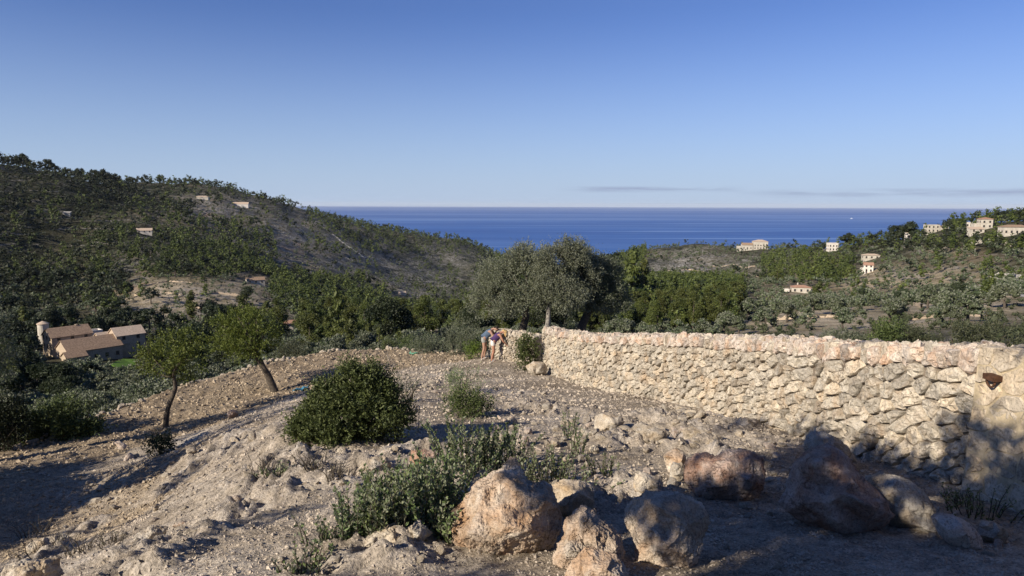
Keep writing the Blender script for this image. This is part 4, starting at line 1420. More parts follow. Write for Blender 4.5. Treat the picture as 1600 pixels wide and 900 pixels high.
def build_wall(root_name, label, cat, path, s0, s1, hgt, rfun, R, mats, core_off=-0.045, coping=True, limit=300, asp=1.45, flat=False, joint=0.010, proud=0.05, thick=0.55, core=M_CORE, tries=26000, topstones=True, ragged=0.0):
    base = path(np.array([(s0 + s1) / 2]), np.array([0.0]), np.array([-thick / 2]))[0]
    root = thing(root_name, label, cat, base)
    pre = []
    band_h = hgt
    if coping:
        s = s0 + 0.1
        while s < s1:
            w_ = R.uniform(0.16, 0.30)
            pre.append((s + w_ / 2, hgt - 0.15 + R.normal() * 0.015))
            s += w_
        band_h = hgt - 0.27
    sites = poisson((s0, s1, -0.12, band_h), rfun, asp, tries, R, pre)
    cells = voronoi(sites, (s0, s1, -0.2, hgt), asp)
    st = []
    for k, poly in enumerate(cells):
        if poly is None:
            continue
        c = poly.mean(0)
        is_c = coping and k < len(pre)
        if is_c:                                         # ragged top line
            top_ = poly[:, 1] > hgt - 0.02
            poly = poly.copy()
            poly[top_, 1] += R.uniform(-0.035, 0.03)
        elif ragged:
            top_ = poly[:, 1] > hgt - 0.02
            poly = poly.copy()
            poly[top_, 1] += R.uniform(-ragged, ragged)
        v, f4, f3, rad = cell_stone(poly, path, R, joint, proud, 0.14, flat)
        st.append((v, f4, f3, rad, mats[1] if (is_c and R.random() < .8) else mats[0], 'stone' if not is_c else 'coping_stone'))
    if topstones:
        # the top of the wall, seen from above
        def tp(s, t, wv, off):
            q = path(s, np.full(len(s), hgt), -wv)
            q[:, 2] += off
            return q
        tsites = poisson((s0, s1, 0.02, thick), lambda p: 0.21, 1.0, 6000, R)
        for k, poly in enumerate(voronoi(tsites, (s0, s1, 0.0, thick), 1.0)):
            if poly is None:
                continue
            v, f4, f3, rad = cell_stone(poly, tp, R, joint, proud * 1.1, 0.16, flat, top=True)
            st.append((v, f4[:, ::-1], f3[:, ::-1], rad, mats[1] if R.random() < .5 else mats[0], 'coping_stone'))
    # nearest look largest
    key = []
    for v, f4, f3, rad, mt, nm in st:
        c = v.mean(0)
        key.append(-rad / np.linalg.norm(c))
    order = np.argsort(key)
    rest = {}
    for n_, k in enumerate(order):
        v, f4, f3, rad, mt, nm = st[k]
        tint = np.full(len(v), np.clip(0.5 + 0.25 * R.normal(), 0, 1))
        if n_ < limit:
            loc = v.mean(0)
            ob(nm, me(nm, v - loc, [f4, f3], [mt], False, {'tint': tint}), root, tuple(loc - base))
        else:
            rest.setdefault(mt.name, []).append((v, f4, f3, tint, mt))
    for nm, L in rest.items():
        v, ff = merge([(a, [b, c]) for a, b, c, _, _ in L])
        o = ob('small_stones', me('small_stones', v - base, ff, [L[0][4]], False, {'tint': np.concatenate([q[3] for q in L])}), root)
        stuff(o)
    # fill behind the faces
    sv = np.linspace(s0, s1, 60)
    one = np.ones(60)
    prof = [(-0.4, core_off), (hgt - 0.05, core_off), (hgt - 0.05, -thick), (-0.4, -thick)]
    v = np.concatenate([path(sv, one * a, one * b) for a, b in prof])
    i = np.arange(4 * 60).reshape(4, 60)
    f = np.concatenate([np.stack([i[k, :-1], i[k, 1:], i[(k + 1) % 4, 1:], i[(k + 1) % 4, :-1]], -1) for k in range(4)] + [i[::-1, :1].T, i[:, -1:].T])
    ob('wall_fill', me('wall_fill', v - base, f, [core], False), root)
    return root


WPTS = [(5.15, 3.6), (5.45, 5.4), (5.42, 8), (4.95, 13), (4.05, 17), (2.9, 20.6), (1.75, 24.6), (1.25, 27.0)]
WP = WallPath(WPTS)
R = np.random.default_rng(5)
S_PIL = float(np.interp(7.75, WP.p[:, 1], WP.s))
build_wall('dry_stone_wall', 'long curving dry stone wall of pale rubble with pinkish coping stones', 'wall', WP, S_PIL, WP.L, 1.7, lambda p: (0.19 + 0.17 * R.random() ** 2.2) * (1.3 if p[0] < S_PIL + 5 else 1.0), R, (M_WALLSTONE, M_PINKSTONE), asp=1.35, joint=0.009, proud=0.033)
# the mortared end of the wall
def PP(s, t, o):
    return WP(s, t, o + 0.05)
pil = build_wall('stone_gatepost', 'mortared sandstone wall end with a rusty iron bracket at the right edge', 'pillar', PP, 0.0, S_PIL - 0.02, 1.72, lambda p: 0.36 + 0.16 * R.random(), R, (M_SANDSTONE, M_SANDSTONE), coping=False, asp=1.6, flat=True, joint=0.004, proud=0.007, core_off=-0.003, core=M_MORTAR, tries=3000, ragged=0.03)
# bracket
dpx = ray(1552, 594)
best = min(((np.linalg.norm(np.cross(WP(np.array([s_]), np.array([t_]), np.array([0.08]))[0], dpx) / np.linalg.norm(dpx)), s_, t_) for s_ in np.linspace(0.5, S_PIL, 120) for t_ in np.linspace(0.6, 1.68, 60)))
_, sb, tb = best
loc = PP(np.array([sb]), np.array([tb]), np.array([0.02]))[0]
nb = np.array([np.interp(sb, WP.s, WP.nrm[:, 0]), np.interp(sb, WP.s, WP.nrm[:, 1])])
ub = np.array([-nb[1], nb[0]])
base_p = np.array(pil.location)
a = np.linspace(0.0, math.pi, 12)
pts = [loc + np.array([*(ub * math.cos(k) * 0.062 + nb * 0.05), -0.005 - 0.075 * math.sin(k)]) for k in a]
v, f = tube(pts, 0.013, 7)
bracket = ob('iron_bracket', me('iron_bracket', v - base_p, f, [M_RUST], True), pil)
def oriented(x0, x1, y0, y1, z0, z1):
    v, f = box(x0, x1, y0, y1, z0, z1)
    return np.stack([loc[0] + ub[0] * v[:, 0] + nb[0] * v[:, 1], loc[1] + ub[1] * v[:, 0] + nb[1] * v[:, 1], loc[2] + v[:, 2]], 1), f
v, f = oriented(-0.085, 0.085, -0.02, 0.085, -0.005, 0.058)
ob('bracket_plate', me('bracket_plate', v - base_p, f, [M_RUST]), pil)

# the ruinous far end where the two people stand
RP = WallPath([(0.95, 27.6), (0.35, 28.7), (-0.45, 29.75), (-1.0, 31.2)])
build_wall('rubble_wall', 'short tumbled wall of small stones that two people bend over', 'wall', RP, 0.0, RP.L, 1.25, lambda p: 0.17, R, (M_WALLSTONE, M_WALLSTONE), coping=False, limit=120, tries=6000, thick=0.6, ragged=0.12)

# the line of pale stones along the lip of the tilled terrace
ep = smooth_path([(-18.2, 14.6), (-15.7, 20.2), (-14.65, 25.0), (-13.75, 28.4), (-11.6, 32.4), (-9.5, 34.9), (-6.1, 35.5), (-3.7, 33.9), (-2.4, 33.6)], 400)
es = np.concatenate([[0], np.cumsum(np.hypot(*np.diff(ep, axis=0).T))])
root = thing('terrace_edging', 'curving row of pale stones along the lip of the tilled terrace', 'stone edging', (ep[0][0], ep[0][1], gz(*ep[0])[0]))
rb = np.array(root.location)
STONE_ME = []
for k in range(10):
    R = np.random.default_rng(300 + k)
    v, f = ICO[2]
    v = v * (1 + 0.30 * vnoise(v * 1.3 + k * 9)[:, None] + 0.10 * R.normal(size=(len(v), 1)))
    for _ in range(5):
        nrm = sphere_pts(1, R)[0]
        dd = v @ nrm
        lim = R.uniform(0.55, 0.8)
        v = v - np.clip(dd - lim, 0, None)[:, None] * nrm
    v = v * np.array([1.0, 0.8, 0.62])
    STONE_ME.append((v, f))
STONE_MESH = {}
for mn, mt in (('pale', M_ROCK), ('wall', M_WALLSTONE), ('pink', M_PINKSTONE)):
    STONE_MESH[mn] = [me('stone', v, f, [mt], False, {'tint': np.full(len(v), 0.3 + 0.06 * k)}) for k, (v, f) in enumerate(STONE_ME)]
s = 0.0
R = np.random.default_rng(9)
ne = 0
while s < es[-1]:
    w_ = R.uniform(0.07, 0.17)
    px_, py_ = np.interp(s, es, ep[:, 0]), np.interp(s, es, ep[:, 1])
    jx, jy = R.normal() * 0.10, R.normal() * 0.10
    zz = H(px_ , py_)[0]
    o = ob('stone', STONE_MESH['pale'][R.integers(10)], root, (px_ + jx - rb[0], py_ + jy - rb[1], max(zz, -7.8) + w_ * 0.25 - rb[2]))
    o.scale = (w_, w_ * R.uniform(.8, 1.2), w_ * R.uniform(.7, 1.2))
    o.rotation_euler = (R.normal() * .4, R.normal() * .4, R.uniform(0, 6.28))
    ne += 1
    s += w_ * R.uniform(0.9, 2.0)
print('EDGE STONES', ne)

# ------------------------------------------------------------------ boulders
def subdiv(v, f):
    e = np.concatenate([f[:, [0, 1]], f[:, [1, 2]], f[:, [2, 0]]])
    e.sort(1)
    u, inv = np.unique(e, axis=0, return_inverse=True)
    inv = inv.reshape(-1)
    n = len(v)
    mid = (v[u[:, 0]] + v[u[:, 1]]) / 2
    m = len(f)
    a, b, c = inv[:m] + n, inv[m:2 * m] + n, inv[2 * m:] + n
    return np.concatenate([v, mid]), np.concatenate([np.stack([f[:, 0], a, c], 1), np.stack([f[:, 1], b, a], 1), np.stack([f[:, 2], c, b], 1), np.stack([a, b, c], 1)])


def relax(v, f, it, lam=0.5):
    e = np.unique(np.sort(np.concatenate([f[:, [0, 1]], f[:, [1, 2]], f[:, [2, 0]]]), 1), axis=0)
    n = len(v)
    deg = np.bincount(e.ravel(), minlength=n)[:, None]
    for _ in range(it):
        s = np.zeros_like(v)
        for k in range(3):
            s[:, k] = np.bincount(e[:, 0], v[e[:, 1], k], n) + np.bincount(e[:, 1], v[e[:, 0], k], n)
        v = v + (s / deg - v) * lam
    return v


def vert_normals(v, f):
    n = np.cross(v[f[:, 1]] - v[f[:, 0]], v[f[:, 2]] - v[f[:, 0]])
    out = np.zeros_like(v)
    for k in range(3):
        for c in range(3):
            out[:, c] += np.bincount(f[:, k], n[:, c], len(v))
    return unit(out)


def traced(label, pts, x0, y0, sc, seed, mt, rough=1.0, dep=0.8, levels=3, inner=15):
    """an angular block: its outline is drawn in an enlarged view of the photograph (origin x0, y0, scale sc); its depth is built as broken facets"""
    R = np.random.default_rng(seed)
    P_ = np.array(pts, float) / sc + np.array([x0, y0])
    a0, b0, a1, b1 = P_[:, 0].min(), P_[:, 1].min(), P_[:, 0].max(), P_[:, 1].max()
    q = ground((a0 + a1) / 2, b1 - 0.10 * (b1 - b0))
    m_ = pxm_(q)
    O = np.stack([(P_[:, 0] - (a0 + a1) / 2) / m_, (b1 - P_[:, 1]) / m_], 1)
    if (O[:, 0] * np.roll(O[:, 1], -1) - np.roll(O[:, 0], -1) * O[:, 1]).sum() < 0:
        O = O[::-1]
    n = len(O)
    W, Hh = (a1 - a0) / m_, (b1 - b0) / m_
    D = 0.5 * dep * min(W, Hh * 1.3)
    c = O.mean(0)
    from mathutils.geometry import delaunay_2d_cdt
    rim = np.stack([O[:, 0], R.normal(size=n) * 0.05 * D, O[:, 1]], 1)
    vs, fs = [rim], []
    off = n
    edges = [(k, (k + 1) % n) for k in range(n)]
    for side in (-1, 1):
        pts = []
        tries = 0
        while len(pts) < inner and tries < 4000:
            tries += 1
            w_ = R.dirichlet(np.ones(n) * 0.35)
            p_ = w_ @ O
            dd = 1e9
            for k in range(n):
                a, b = O[k], O[(k + 1) % n]
                ab = b - a
                t = np.clip((p_ - a) @ ab / (ab @ ab), 0, 1)
                dd = min(dd, np.hypot(*(p_ - a - t * ab)))
            if not inside_poly(p_, O) or dd < 0.05 * W or any(np.hypot(*(p_ - q_[0])) < 0.13 * W for q_ in pts):
                continue
            pts.append((p_, dd))
        dm = max(d_ for _, d_ in pts)
        ip = np.array([p_ for p_, _ in pts])
        dep_ = np.array([D * min(1, d_ / dm * 1.5) ** 0.7 for _, d_ in pts]) * R.uniform(0.55, 1.2, len(pts))
        co = [Vector(o_) for o_ in O] + [Vector(o_) for o_ in ip]
        ov, oe, of, ovi, _, _ = delaunay_2d_cdt(co, edges, [list(range(n))], 1, 1e-6)
        mp = [ovi[k][0] for k in range(len(ov))]
        idx_ = [k if k < n else k - n + off for k in mp]
        for t in of:
            t = [idx_[k] for k in t]
            fs.append(t if side < 0 else t[::-1])
        vs.append(np.stack([ip[:, 0], side * dep_, ip[:, 1]], 1))
        off += len(ip)
    v = np.concatenate(vs)
    f = np.array(fs)
    for l in range(levels + 1):
        v, f = subdiv(v, f)
        v = relax(v, f, 1, (0.03, 0.05, 0.08, 0.12, 0.15, 0.15)[l])
    nn = vert_normals(v, f)
    if (nn * (v - v.mean(0))).sum() < 0:
        f = f[:, ::-1]
        nn = -nn
    s = max(0.35, W)
    wv = v / s + 0.08 * np.stack([fbm(v * 3 / s + k_, 2) for k_ in (3.0, 51.0, 87.0)], 1)
    d1 = 0.030 * fbm(wv * 3 + seed, 4) + 0.045 * ridged(wv * 5.5 + seed * 3, 5, 0.6) + 0.036 * ridged(wv * 14 + seed, 5, 0.68) - 0.07 * np.clip(vnoise(wv * 9 + 5 * seed) - 0.35, 0, 1)
    v = v + nn * ((d1 - d1.mean()) * rough * 0.62 * s)[:, None]
    ta = math.atan2(-q[2], q[1]) * 0.95
    ct, st_ = math.cos(ta), math.sin(ta)
    y_, z_ = v[:, 1].copy(), v[:, 2].copy()
    v[:, 1] = y_ * ct + z_ * st_
    v[:, 2] = z_ * ct - y_ * st_
    # the outline's foot meets the ground at the pixel it was drawn at
    P0 = at((a0 + a1) / 2, b1, q[1])
    zg = gz(q[0], q[1])[0]
    v[:, 2] += P0[2] - q[2]
    gap = v[:, 2].min() + q[2] - (zg - 0.03)
    if gap > 0:
        low = v[:, 2] < v[:, 2].min() + 0.35 * Hh
        v[low, 2] -= gap * np.clip((v[:, 2].min() + 0.35 * Hh - v[low, 2]) / (0.35 * Hh), 0, 1)
    o = ob('boulder', me('boulder', v, f, [mt], True, {'tint': np.clip(0.5 + 0.5 * fbm(v * 1.7 + seed, 3), 0, 1)}), None, tuple(q))
    o.rotation_euler = (0, 0, -math.atan2(q[0], q[1]))
    return tag(o, label, 'boulder')


def inside_poly(p_, O):
    ins = False
    n = len(O)
    for i in range(n):
        a, b = O[i], O[(i + 1) % n]
        if (a[1] > p_[1]) != (b[1] > p_[1]) and p_[0] < (b[0] - a[0]) * (p_[1] - a[1]) / (b[1] - a[1]) + a[0]:
            ins = not ins
    return ins


def pxm_(q):
    return FPX / (np.asarray(q) @ cF)


def boulder(name, label, px0, py0, px1, py1, lobes, seed, mt, cuts=7, vox=0.05, rough=1.0):
    """a block with an outline of its own inside a box of the photograph"""
    R = np.random.default_rng(seed)
    n = int(R.integers(9, 13))
    a = np.sort((np.arange(n) + R.uniform(-.32, .32, n)) / n * 6.283)
    r_ = R.uniform(0.78, 1.08, n)
    X_ = np.sign(np.cos(a)) * np.abs(np.cos(a)) ** 0.8 * r_
    Y_ = np.sign(np.sin(a)) * np.abs(np.sin(a)) ** 0.8 * r_
    X_ = (X_ - X_.min()) / (X_.max() - X_.min())
    Y_ = (Y_ - Y_.min()) / (Y_.max() - Y_.min())
    pts = [(px0 + (px1 - px0) * u, py0 + (py1 - py0) * w_) for u, w_ in zip(X_, Y_)]
    return traced(label, pts, 0, 0, 1.0, seed, mt, rough, 0.85, 3 if px1 - px0 > 60 else 2, 8)


traced('largest pale ochre boulder with a pointed peak on the gravel in front', [(78, 560), (130, 515), (200, 420), (300, 345), (370, 305), (405, 262), (440, 275), (470, 320), (500, 390), (545, 402), (600, 400), (640, 420), (665, 470), (690, 560), (695, 610), (680, 680), (640, 740), (560, 790), (440, 820), (280, 810), (150, 770), (85, 730), (90, 650), (95, 620)], 680, 640, 3.46, 3, M_BOULDER, 1.0, 0.8, 4)
traced('rugged pitted ochre boulder leaning against the largest peaked one', [(690, 620), (740, 560), (800, 535), (860, 550), (890, 600), (960, 640), (1010, 700), (1020, 780), (1030, 860), (980, 890), (650, 890), (625, 830), (650, 750), (690, 690)], 680, 640, 3.46, 14, M_BOULDER, 1.35, 0.8, 4)
traced('low pinkish boulder at the bottom edge in front of the pitted one', [(700, 880), (730, 830), (800, 765), (860, 755), (920, 775), (980, 790), (1030, 850), (1045, 920), (1040, 1000), (690, 1000)], 680, 640, 3.46, 21, M_BOULDER, 1.1)
traced('round half shaded boulder with a broad flat crown in the middle of the group', [(1005, 600), (1020, 560), (1070, 490), (1110, 465), (1250, 445), (1350, 450), (1430, 490), (1470, 560), (1475, 600), (1440, 680), (1430, 780), (1390, 870), (1330, 895), (1200, 898), (1095, 890), (1072, 830), (1070, 760), (1050, 700), (1010, 650)], 680, 640, 3.46, 35, M_BOULDER, 0.9, 0.8, 4)
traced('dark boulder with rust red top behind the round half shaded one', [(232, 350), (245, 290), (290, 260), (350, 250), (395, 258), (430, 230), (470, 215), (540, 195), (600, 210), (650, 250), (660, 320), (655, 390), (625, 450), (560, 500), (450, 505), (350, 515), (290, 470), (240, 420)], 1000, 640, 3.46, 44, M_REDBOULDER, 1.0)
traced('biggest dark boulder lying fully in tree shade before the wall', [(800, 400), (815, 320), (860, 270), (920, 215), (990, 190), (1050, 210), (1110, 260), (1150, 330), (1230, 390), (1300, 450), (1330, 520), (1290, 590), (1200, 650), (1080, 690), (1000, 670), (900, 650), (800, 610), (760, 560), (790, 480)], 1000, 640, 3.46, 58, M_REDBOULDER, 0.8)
traced('broad low rock slab in shade between the biggest dark boulder and the wall', [(1200, 420), (1300, 365), (1400, 370), (1500, 420), (1560, 480), (1580, 560), (1640, 640), (1500, 660), (1350, 640), (1230, 560)], 1000, 640, 3.46, 61, M_ROCK, 0.9, 0.9)
traced('small rounded boulder with a sunlit top at the foot of the wall end', [(540, 610), (570, 580), (640, 570), (720, 600), (780, 660), (790, 720), (760, 750), (690, 755), (620, 730), (570, 680)], 1300, 640, 3.46, 72, M_PINKSTONE, 0.8)
boulder('boulder', 'small grey stone right of the sunlit boulder under the wall end', 1526, 814, 1572, 850, [(0, 0, .5, .6, .5, .5), (.25, .1, .35, .5, .4, .35)], 79, M_ROCK, 6, 0.07, 0.8)
traced('lichen grey boulder at the foot of the wall above the big shaded one', [(895, 160), (930, 130), (990, 125), (1050, 145), (1110, 190), (1150, 260), (1100, 330), (950, 320), (890, 240)], 1000, 640, 3.46, 83, M_ROCK, 1.0)
boulder('boulder', 'shaded grey boulder half hidden behind the largest peaked boulder', 850, 750, 930, 812,
        [(0, 0, .5, .65, .5, .5)], 90, M_ROCK, 6, 0.07, 0.9)
boulder('boulder', 'small orange stained rock left of the red topped boulder', 1034, 700, 1072, 742,
        [(0, 0, .5, .5, .5, .5), (.1, 0, .8, .3, .35, .3)], 97, M_BOULDER, 6, 0.08, 1.2)
boulder('boulder', 'small plain grey rock below the orange stained one', 1046, 722, 1070, 754, [(0, 0, .5, .5, .5, .5)], 99, M_ROCK, 6, 0.1, 0.8)
traced('pale ledge of bedrock left of the largest boulder below the shoots', [(550, 740), (610, 670), (680, 640), (750, 625), (800, 660), (830, 640), (870, 600), (910, 640), (950, 690), (900, 740), (760, 770), (560, 790)], 400, 640, 3.46, 104, M_ROCK, 1.3, 0.9, 3)
boulder('boulder', 'flaky upright rock splinter between the round and the pitted boulders', 988, 738, 1034, 782, [(0, 0, .5, .4, .5, .5), (.35, 0, .6, .25, .4, .5)], 111, M_ROCK, 6, 0.08, 1.6)
boulder('boulder', 'squarish pale rock in the middle of the row across the gravel', 928, 646, 976, 678, [(0, 0, .5, .6, .5, .5), (.2, 0, .6, .3, .4, .45)], 117, M_ROCK, 8, 0.075, 1.0)
boulder('boulder', 'greenish grey rounded rock in the row across the gravel', 990, 664, 1042, 698, [(0, 0, .4, .65, .5, .42)], 121, M_ROCK, 8, 0.075, 1.0)
boulder('boulder', 'pale low rock at the right end of the row across the gravel', 1066, 666, 1112, 694, [(0, 0, .4, .65, .5, .42)], 126, M_ROCK, 8, 0.075, 1.0)
boulder('boulder', 'rounded pale rock at the foot of the ivy bush by the far wall end', 820, 564, 856, 588, [(0, 0, .5, .6, .5, .5)], 131, M_ROCK, 5, 0.09, 0.6)
boulder('boulder', 'dark square rock on the lip above the tilled terrace', 355, 640, 372, 654, [(0, 0, .5, .6, .5, .5)], 133, M_REDBOULDER, 7, 0.11, 0.7)
boulder('boulder', 'craggy rock with a hollow on the slope at bottom left', 212, 822, 262, 852, [(-.3, 0, .5, .4, .5, .5), (.35, 0, .3, .4, .5, .3)], 140, M_ROCK, 8, 0.08, 1.5)
boulder('boulder', 'grey rock among dry weeds at the lower left corner', 50, 836, 116, 868, [(-.3, 0, .5, .5, .5, .5), (.4, 0, .4, .4, .5, .4)], 143, M_ROCK, 8, 0.08, 1.3)
boulder('boulder', 'bleached bedrock hump in the bottom left corner', 8, 872, 96, 925, [(0, 0, .4, .7, .5, .4)], 149, M_ROCK, 8, 0.07, 1.4)
boulder('boulder', 'pale stone lying under the left edge of the dark bush', 524, 698, 546, 716, [(0, 0, .5, .6, .5, .5)], 152, M_ROCK, 7, 0.11, 1.0)
boulder('boulder', 'grey crag with a shadowed hollow below the dark bush', 562, 714, 612, 742, [(0, 0, .4, .7, .5, .42)], 157, M_ROCK, 8, 0.08, 1.6)
boulder('boulder', 'dark mossy crag in the rock band above the leafy shoots', 640, 702, 690, 734, [(0, 0, .4, .7, .5, .45)], 160, M_REDBOULDER, 8, 0.08, 1.6)
boulder('boulder', 'flat pale flake at the bottom edge left of the rock ledge', 512, 860, 560, 882, [(0, 0, .4, .7, .5, .4)], 163, M_ROCK, 8, 0.08, 1.2)

# loose rocks on the ground
R = np.random.default_rng(77)
ROCKS = []
RL = [(795, 800, 'the largest peaked boulder'), (920, 850, 'the pitted boulder'), (1036, 830, 'the round half shaded boulder'), (1130, 745, 'the red topped boulder'), (1300, 770, 'the biggest dark boulder'), (1420, 790, 'the shaded rock slab'), (1492, 826, 'the sunlit topped boulder'),
      (952, 662, 'the squarish pale rock'), (1016, 680, 'the greenish rounded rock'), (1090, 680, 'the pale low rock'), (885, 700, 'the thin sprig in the rubble'), (1052, 720, 'the orange stained rock'), (1010, 760, 'the flaky splinter'), (725, 630, 'the leafy green shrub'), (720, 590, 'the thin dull shrub'),
      (838, 576, 'the rock under the ivy bush'), (768, 562, 'the two people'), (540, 640, 'the large dark bush'), (590, 728, 'the hollow grey crag'), (665, 718, 'the mossy crag'), (490, 740, 'the green grass tuft'), (526, 745, 'the straw grass tuft'), (415, 745, 'the grey tuft'), (250, 695, 'the dark hollow shrub'), (363, 647, 'the dark square rock'),
      (237, 837, 'the craggy hollow rock'), (83, 852, 'the weedy grey rock'), (60, 890, 'the bleached bedrock hump'), (172, 850, 'the sparse weeds'), (620, 846, 'the pale bedrock ledge'), (536, 870, 'the flat pale flake'), (476, 880, 'the bottom edge sprig'), (640, 800, 'the leafy thicket'), (1292, 700, 'the lichen grey boulder'), (1180, 660, 'the middle of the wall foot'), (1400, 740, 'the wall foot near the gatepost'), (830, 620, 'the open gravel by the wall'), (330, 770, 'the rocky slope'), (180, 760, 'the long tree shadow')]


def rock_at(px, py, size_px, mn, label, grp):
    q = ground(px, py)
    s_ = size_px / (FPX / (q @ cF)) / 2
    k = min(RL, key=lambda l: (l[0] - px) ** 2 + ((l[1] - py) * 1.5) ** 2)
    dx, dy = px - k[0], (py - k[1]) * 1.5
    w_ = ('right of' if dx > 0 else 'left of') if abs(dx) > abs(dy) else ('in front of' if dy > 0 else 'behind')
    wd = 'small' if size_px < 11 else ('large' if size_px > 18 else 'fist sized' if size_px < 14 else 'middling')
    far_ = 'some way ' if math.hypot(dx, dy) > 45 else ''
    ROCKS.append((size_px, q, s_, mn, wd + ' ' + {'pale': 'grey', 'wall': 'tan', 'pink': 'pinkish'}[mn] + ' loose stone ' + far_ + w_ + ' ' + k[2], 'loose stones around ' + k[2]))


CL = [((770, 1130, 640, 705), 105, (9, 28), 'loose pale rock in the row of rubble across the gravel', 'rubble across the gravel'),
      ((840, 930, 680, 730), 22, (10, 26), 'jagged rock in the little heap behind the shoots', 'rocks heaped behind the shoots'),
      ((600, 860, 575, 650), 80, (5, 14), 'small rock on the slope near the far wall end', 'small rocks near the far wall end'),
      ((420, 700, 690, 780), 45, (6, 20), 'loose stone on the rocky band below the dark bush', 'stones on the rocky band'),
      ((120, 420, 690, 800), 70, (6, 20), 'stone lying on the dirt ramp at left', 'stones on the dirt ramp'),
      ((60, 360, 800, 895), 26, (8, 22), 'stone on the weedy ground at bottom left', 'stones at bottom left'),
      ((860, 1230, 690, 800), 46, (9, 30), 'broken stone behind the big boulders', 'broken stones behind the boulders'),
      ((1040, 1480, 640, 770), 50, (8, 24), 'fallen stone at the foot of the dry stone wall', 'stones fallen from the wall'),
      ((1100, 1590, 800, 895), 22, (8, 28), 'stone lying in the tree shade at bottom right', 'stones in the shade'),
      ((560, 700, 820, 895), 18, (8, 20), 'stone near the rock ledge at the bottom', 'stones near the ledge'),
      ((420, 560, 840, 895), 14, (7, 18), 'stone among the low sprigs at the bottom', 'stones among the sprigs')]
for (x0, x1, y0, y1), n, (a_, b_), lab, grp in CL:
    for _ in range(n):
        rock_at(R.uniform(x0, x1), R.uniform(y0, y1), a_ + (b_ - a_) * R.random() ** 1.8, R.choice(['pale', 'pale', 'wall', 'pink']), lab, grp)

ROCKS.sort(key=lambda r_: -r_[0])
rest = []
for n_, (spx, q, s_, mn, label, grp) in enumerate(ROCKS):
    zz = gz(q[0], q[1])[0]
    j = int(R.integers(10))
    sc3 = (s_, s_ * R.uniform(.8, 1.15), s_ * R.uniform(.75, 1.25))
    eu = Euler((R.normal() * .35, R.normal() * .35, R.uniform(0, 6.28)))
    loc_ = np.array([q[0], q[1], zz + s_ * 0.28])
    if n_ < 290:
        o = ob('rock', STONE_MESH[mn][j], None, tuple(loc_))
        o.scale = sc3
        o.rotation_euler = eu
        tag(o, label, 'rock', grp)
    else:
        v, f = STONE_ME[j]
        rest.append(((v * np.array(sc3)) @ np.array(eu.to_matrix()).T + loc_, f))
v, f = merge(rest)
stuff(ob('rubble', me('rubble', v, f, [M_ROCK], False, {'tint': np.full(len(v), .5)})))

# gravel and clods, far too many to count
R = np.random.default_rng(78)
N = 100000
yy = np.exp(R.uniform(math.log(4.3), math.log(36), N))
xx = R.uniform(-0.82, 0.80, N) * yy
k = (edge_sd(xx, yy) < -0.1)
xx, yy = xx[k], yy[k]
tl = grid_sample(TILL_G, xx, yy)
rk_ = grid_sample(ROCK_G, xx, yy)
wx_ = np.interp(yy, WP.p[:, 1], WP.p[:, 0])
patch = fbm(np.stack([xx * .6, yy * .6, 0 * xx], 1), 3)
k = (R.random(len(xx)) < np.where(tl > .5, 0.95, 0.55 + 0.5 * patch)) & (xx < wx_ - 0.05)
xx, yy, tl = xx[k], yy[k], tl[k]
zz = gz(xx, yy)
bv = np.array([(1, 0, 0), (-1, 0, 0), (0, 1, 0), (0, -1, 0), (0, 0, 1), (0, 0, -1)], float)
bf = np.array([(0, 2, 4), (2, 1, 4), (1, 3, 4), (3, 0, 4), (2, 0, 5), (1, 2, 5), (3, 1, 5), (0, 3, 5)])
n = len(xx)
size = (0.0014 + 0.0030 * R.random(n) ** 4) * yy ** 0.85 * np.where(tl > .5, 1.15, 1.0)
size = np.minimum(size, 0.07)
print('PEBBLES', n)
for nm, mk, mt in (('gravel', tl <= .5, M_PEBBLE), ('clods', tl > .5, None)):
    if mt is None:
        mt = plain('dry_clod', (0.34, 0.275, 0.195), 1.0, 0.05, 1.1, 0.4)
    ii = np.where(mk)[0]
    v = bv[None] * (size[ii] * 1.0)[:, None, None] * R.uniform(.7, 1.4, (len(ii), 1, 3)) + 0.34 * R.normal(size=(len(ii), 6, 3)) * size[ii][:, None, None]
    v[:, :, 2] *= 0.8
    an = R.uniform(0, 6.28, len(ii))[:, None]
    v[:, :, 0], v[:, :, 1] = v[:, :, 0] * np.cos(an) - v[:, :, 1] * np.sin(an), v[:, :, 0] * np.sin(an) + v[:, :, 1] * np.cos(an)
    v = v + np.stack([xx[ii], yy[ii], zz[ii] + size[ii] * 0.25], 1)[:, None, :]
    f = (bf[None] + (np.arange(len(ii)) * 6)[:, None, None]).reshape(-1, 3)
    o = stuff(ob(nm, me(nm, v.reshape(-1, 3), f, [mt], False)))
#@@END_STONES

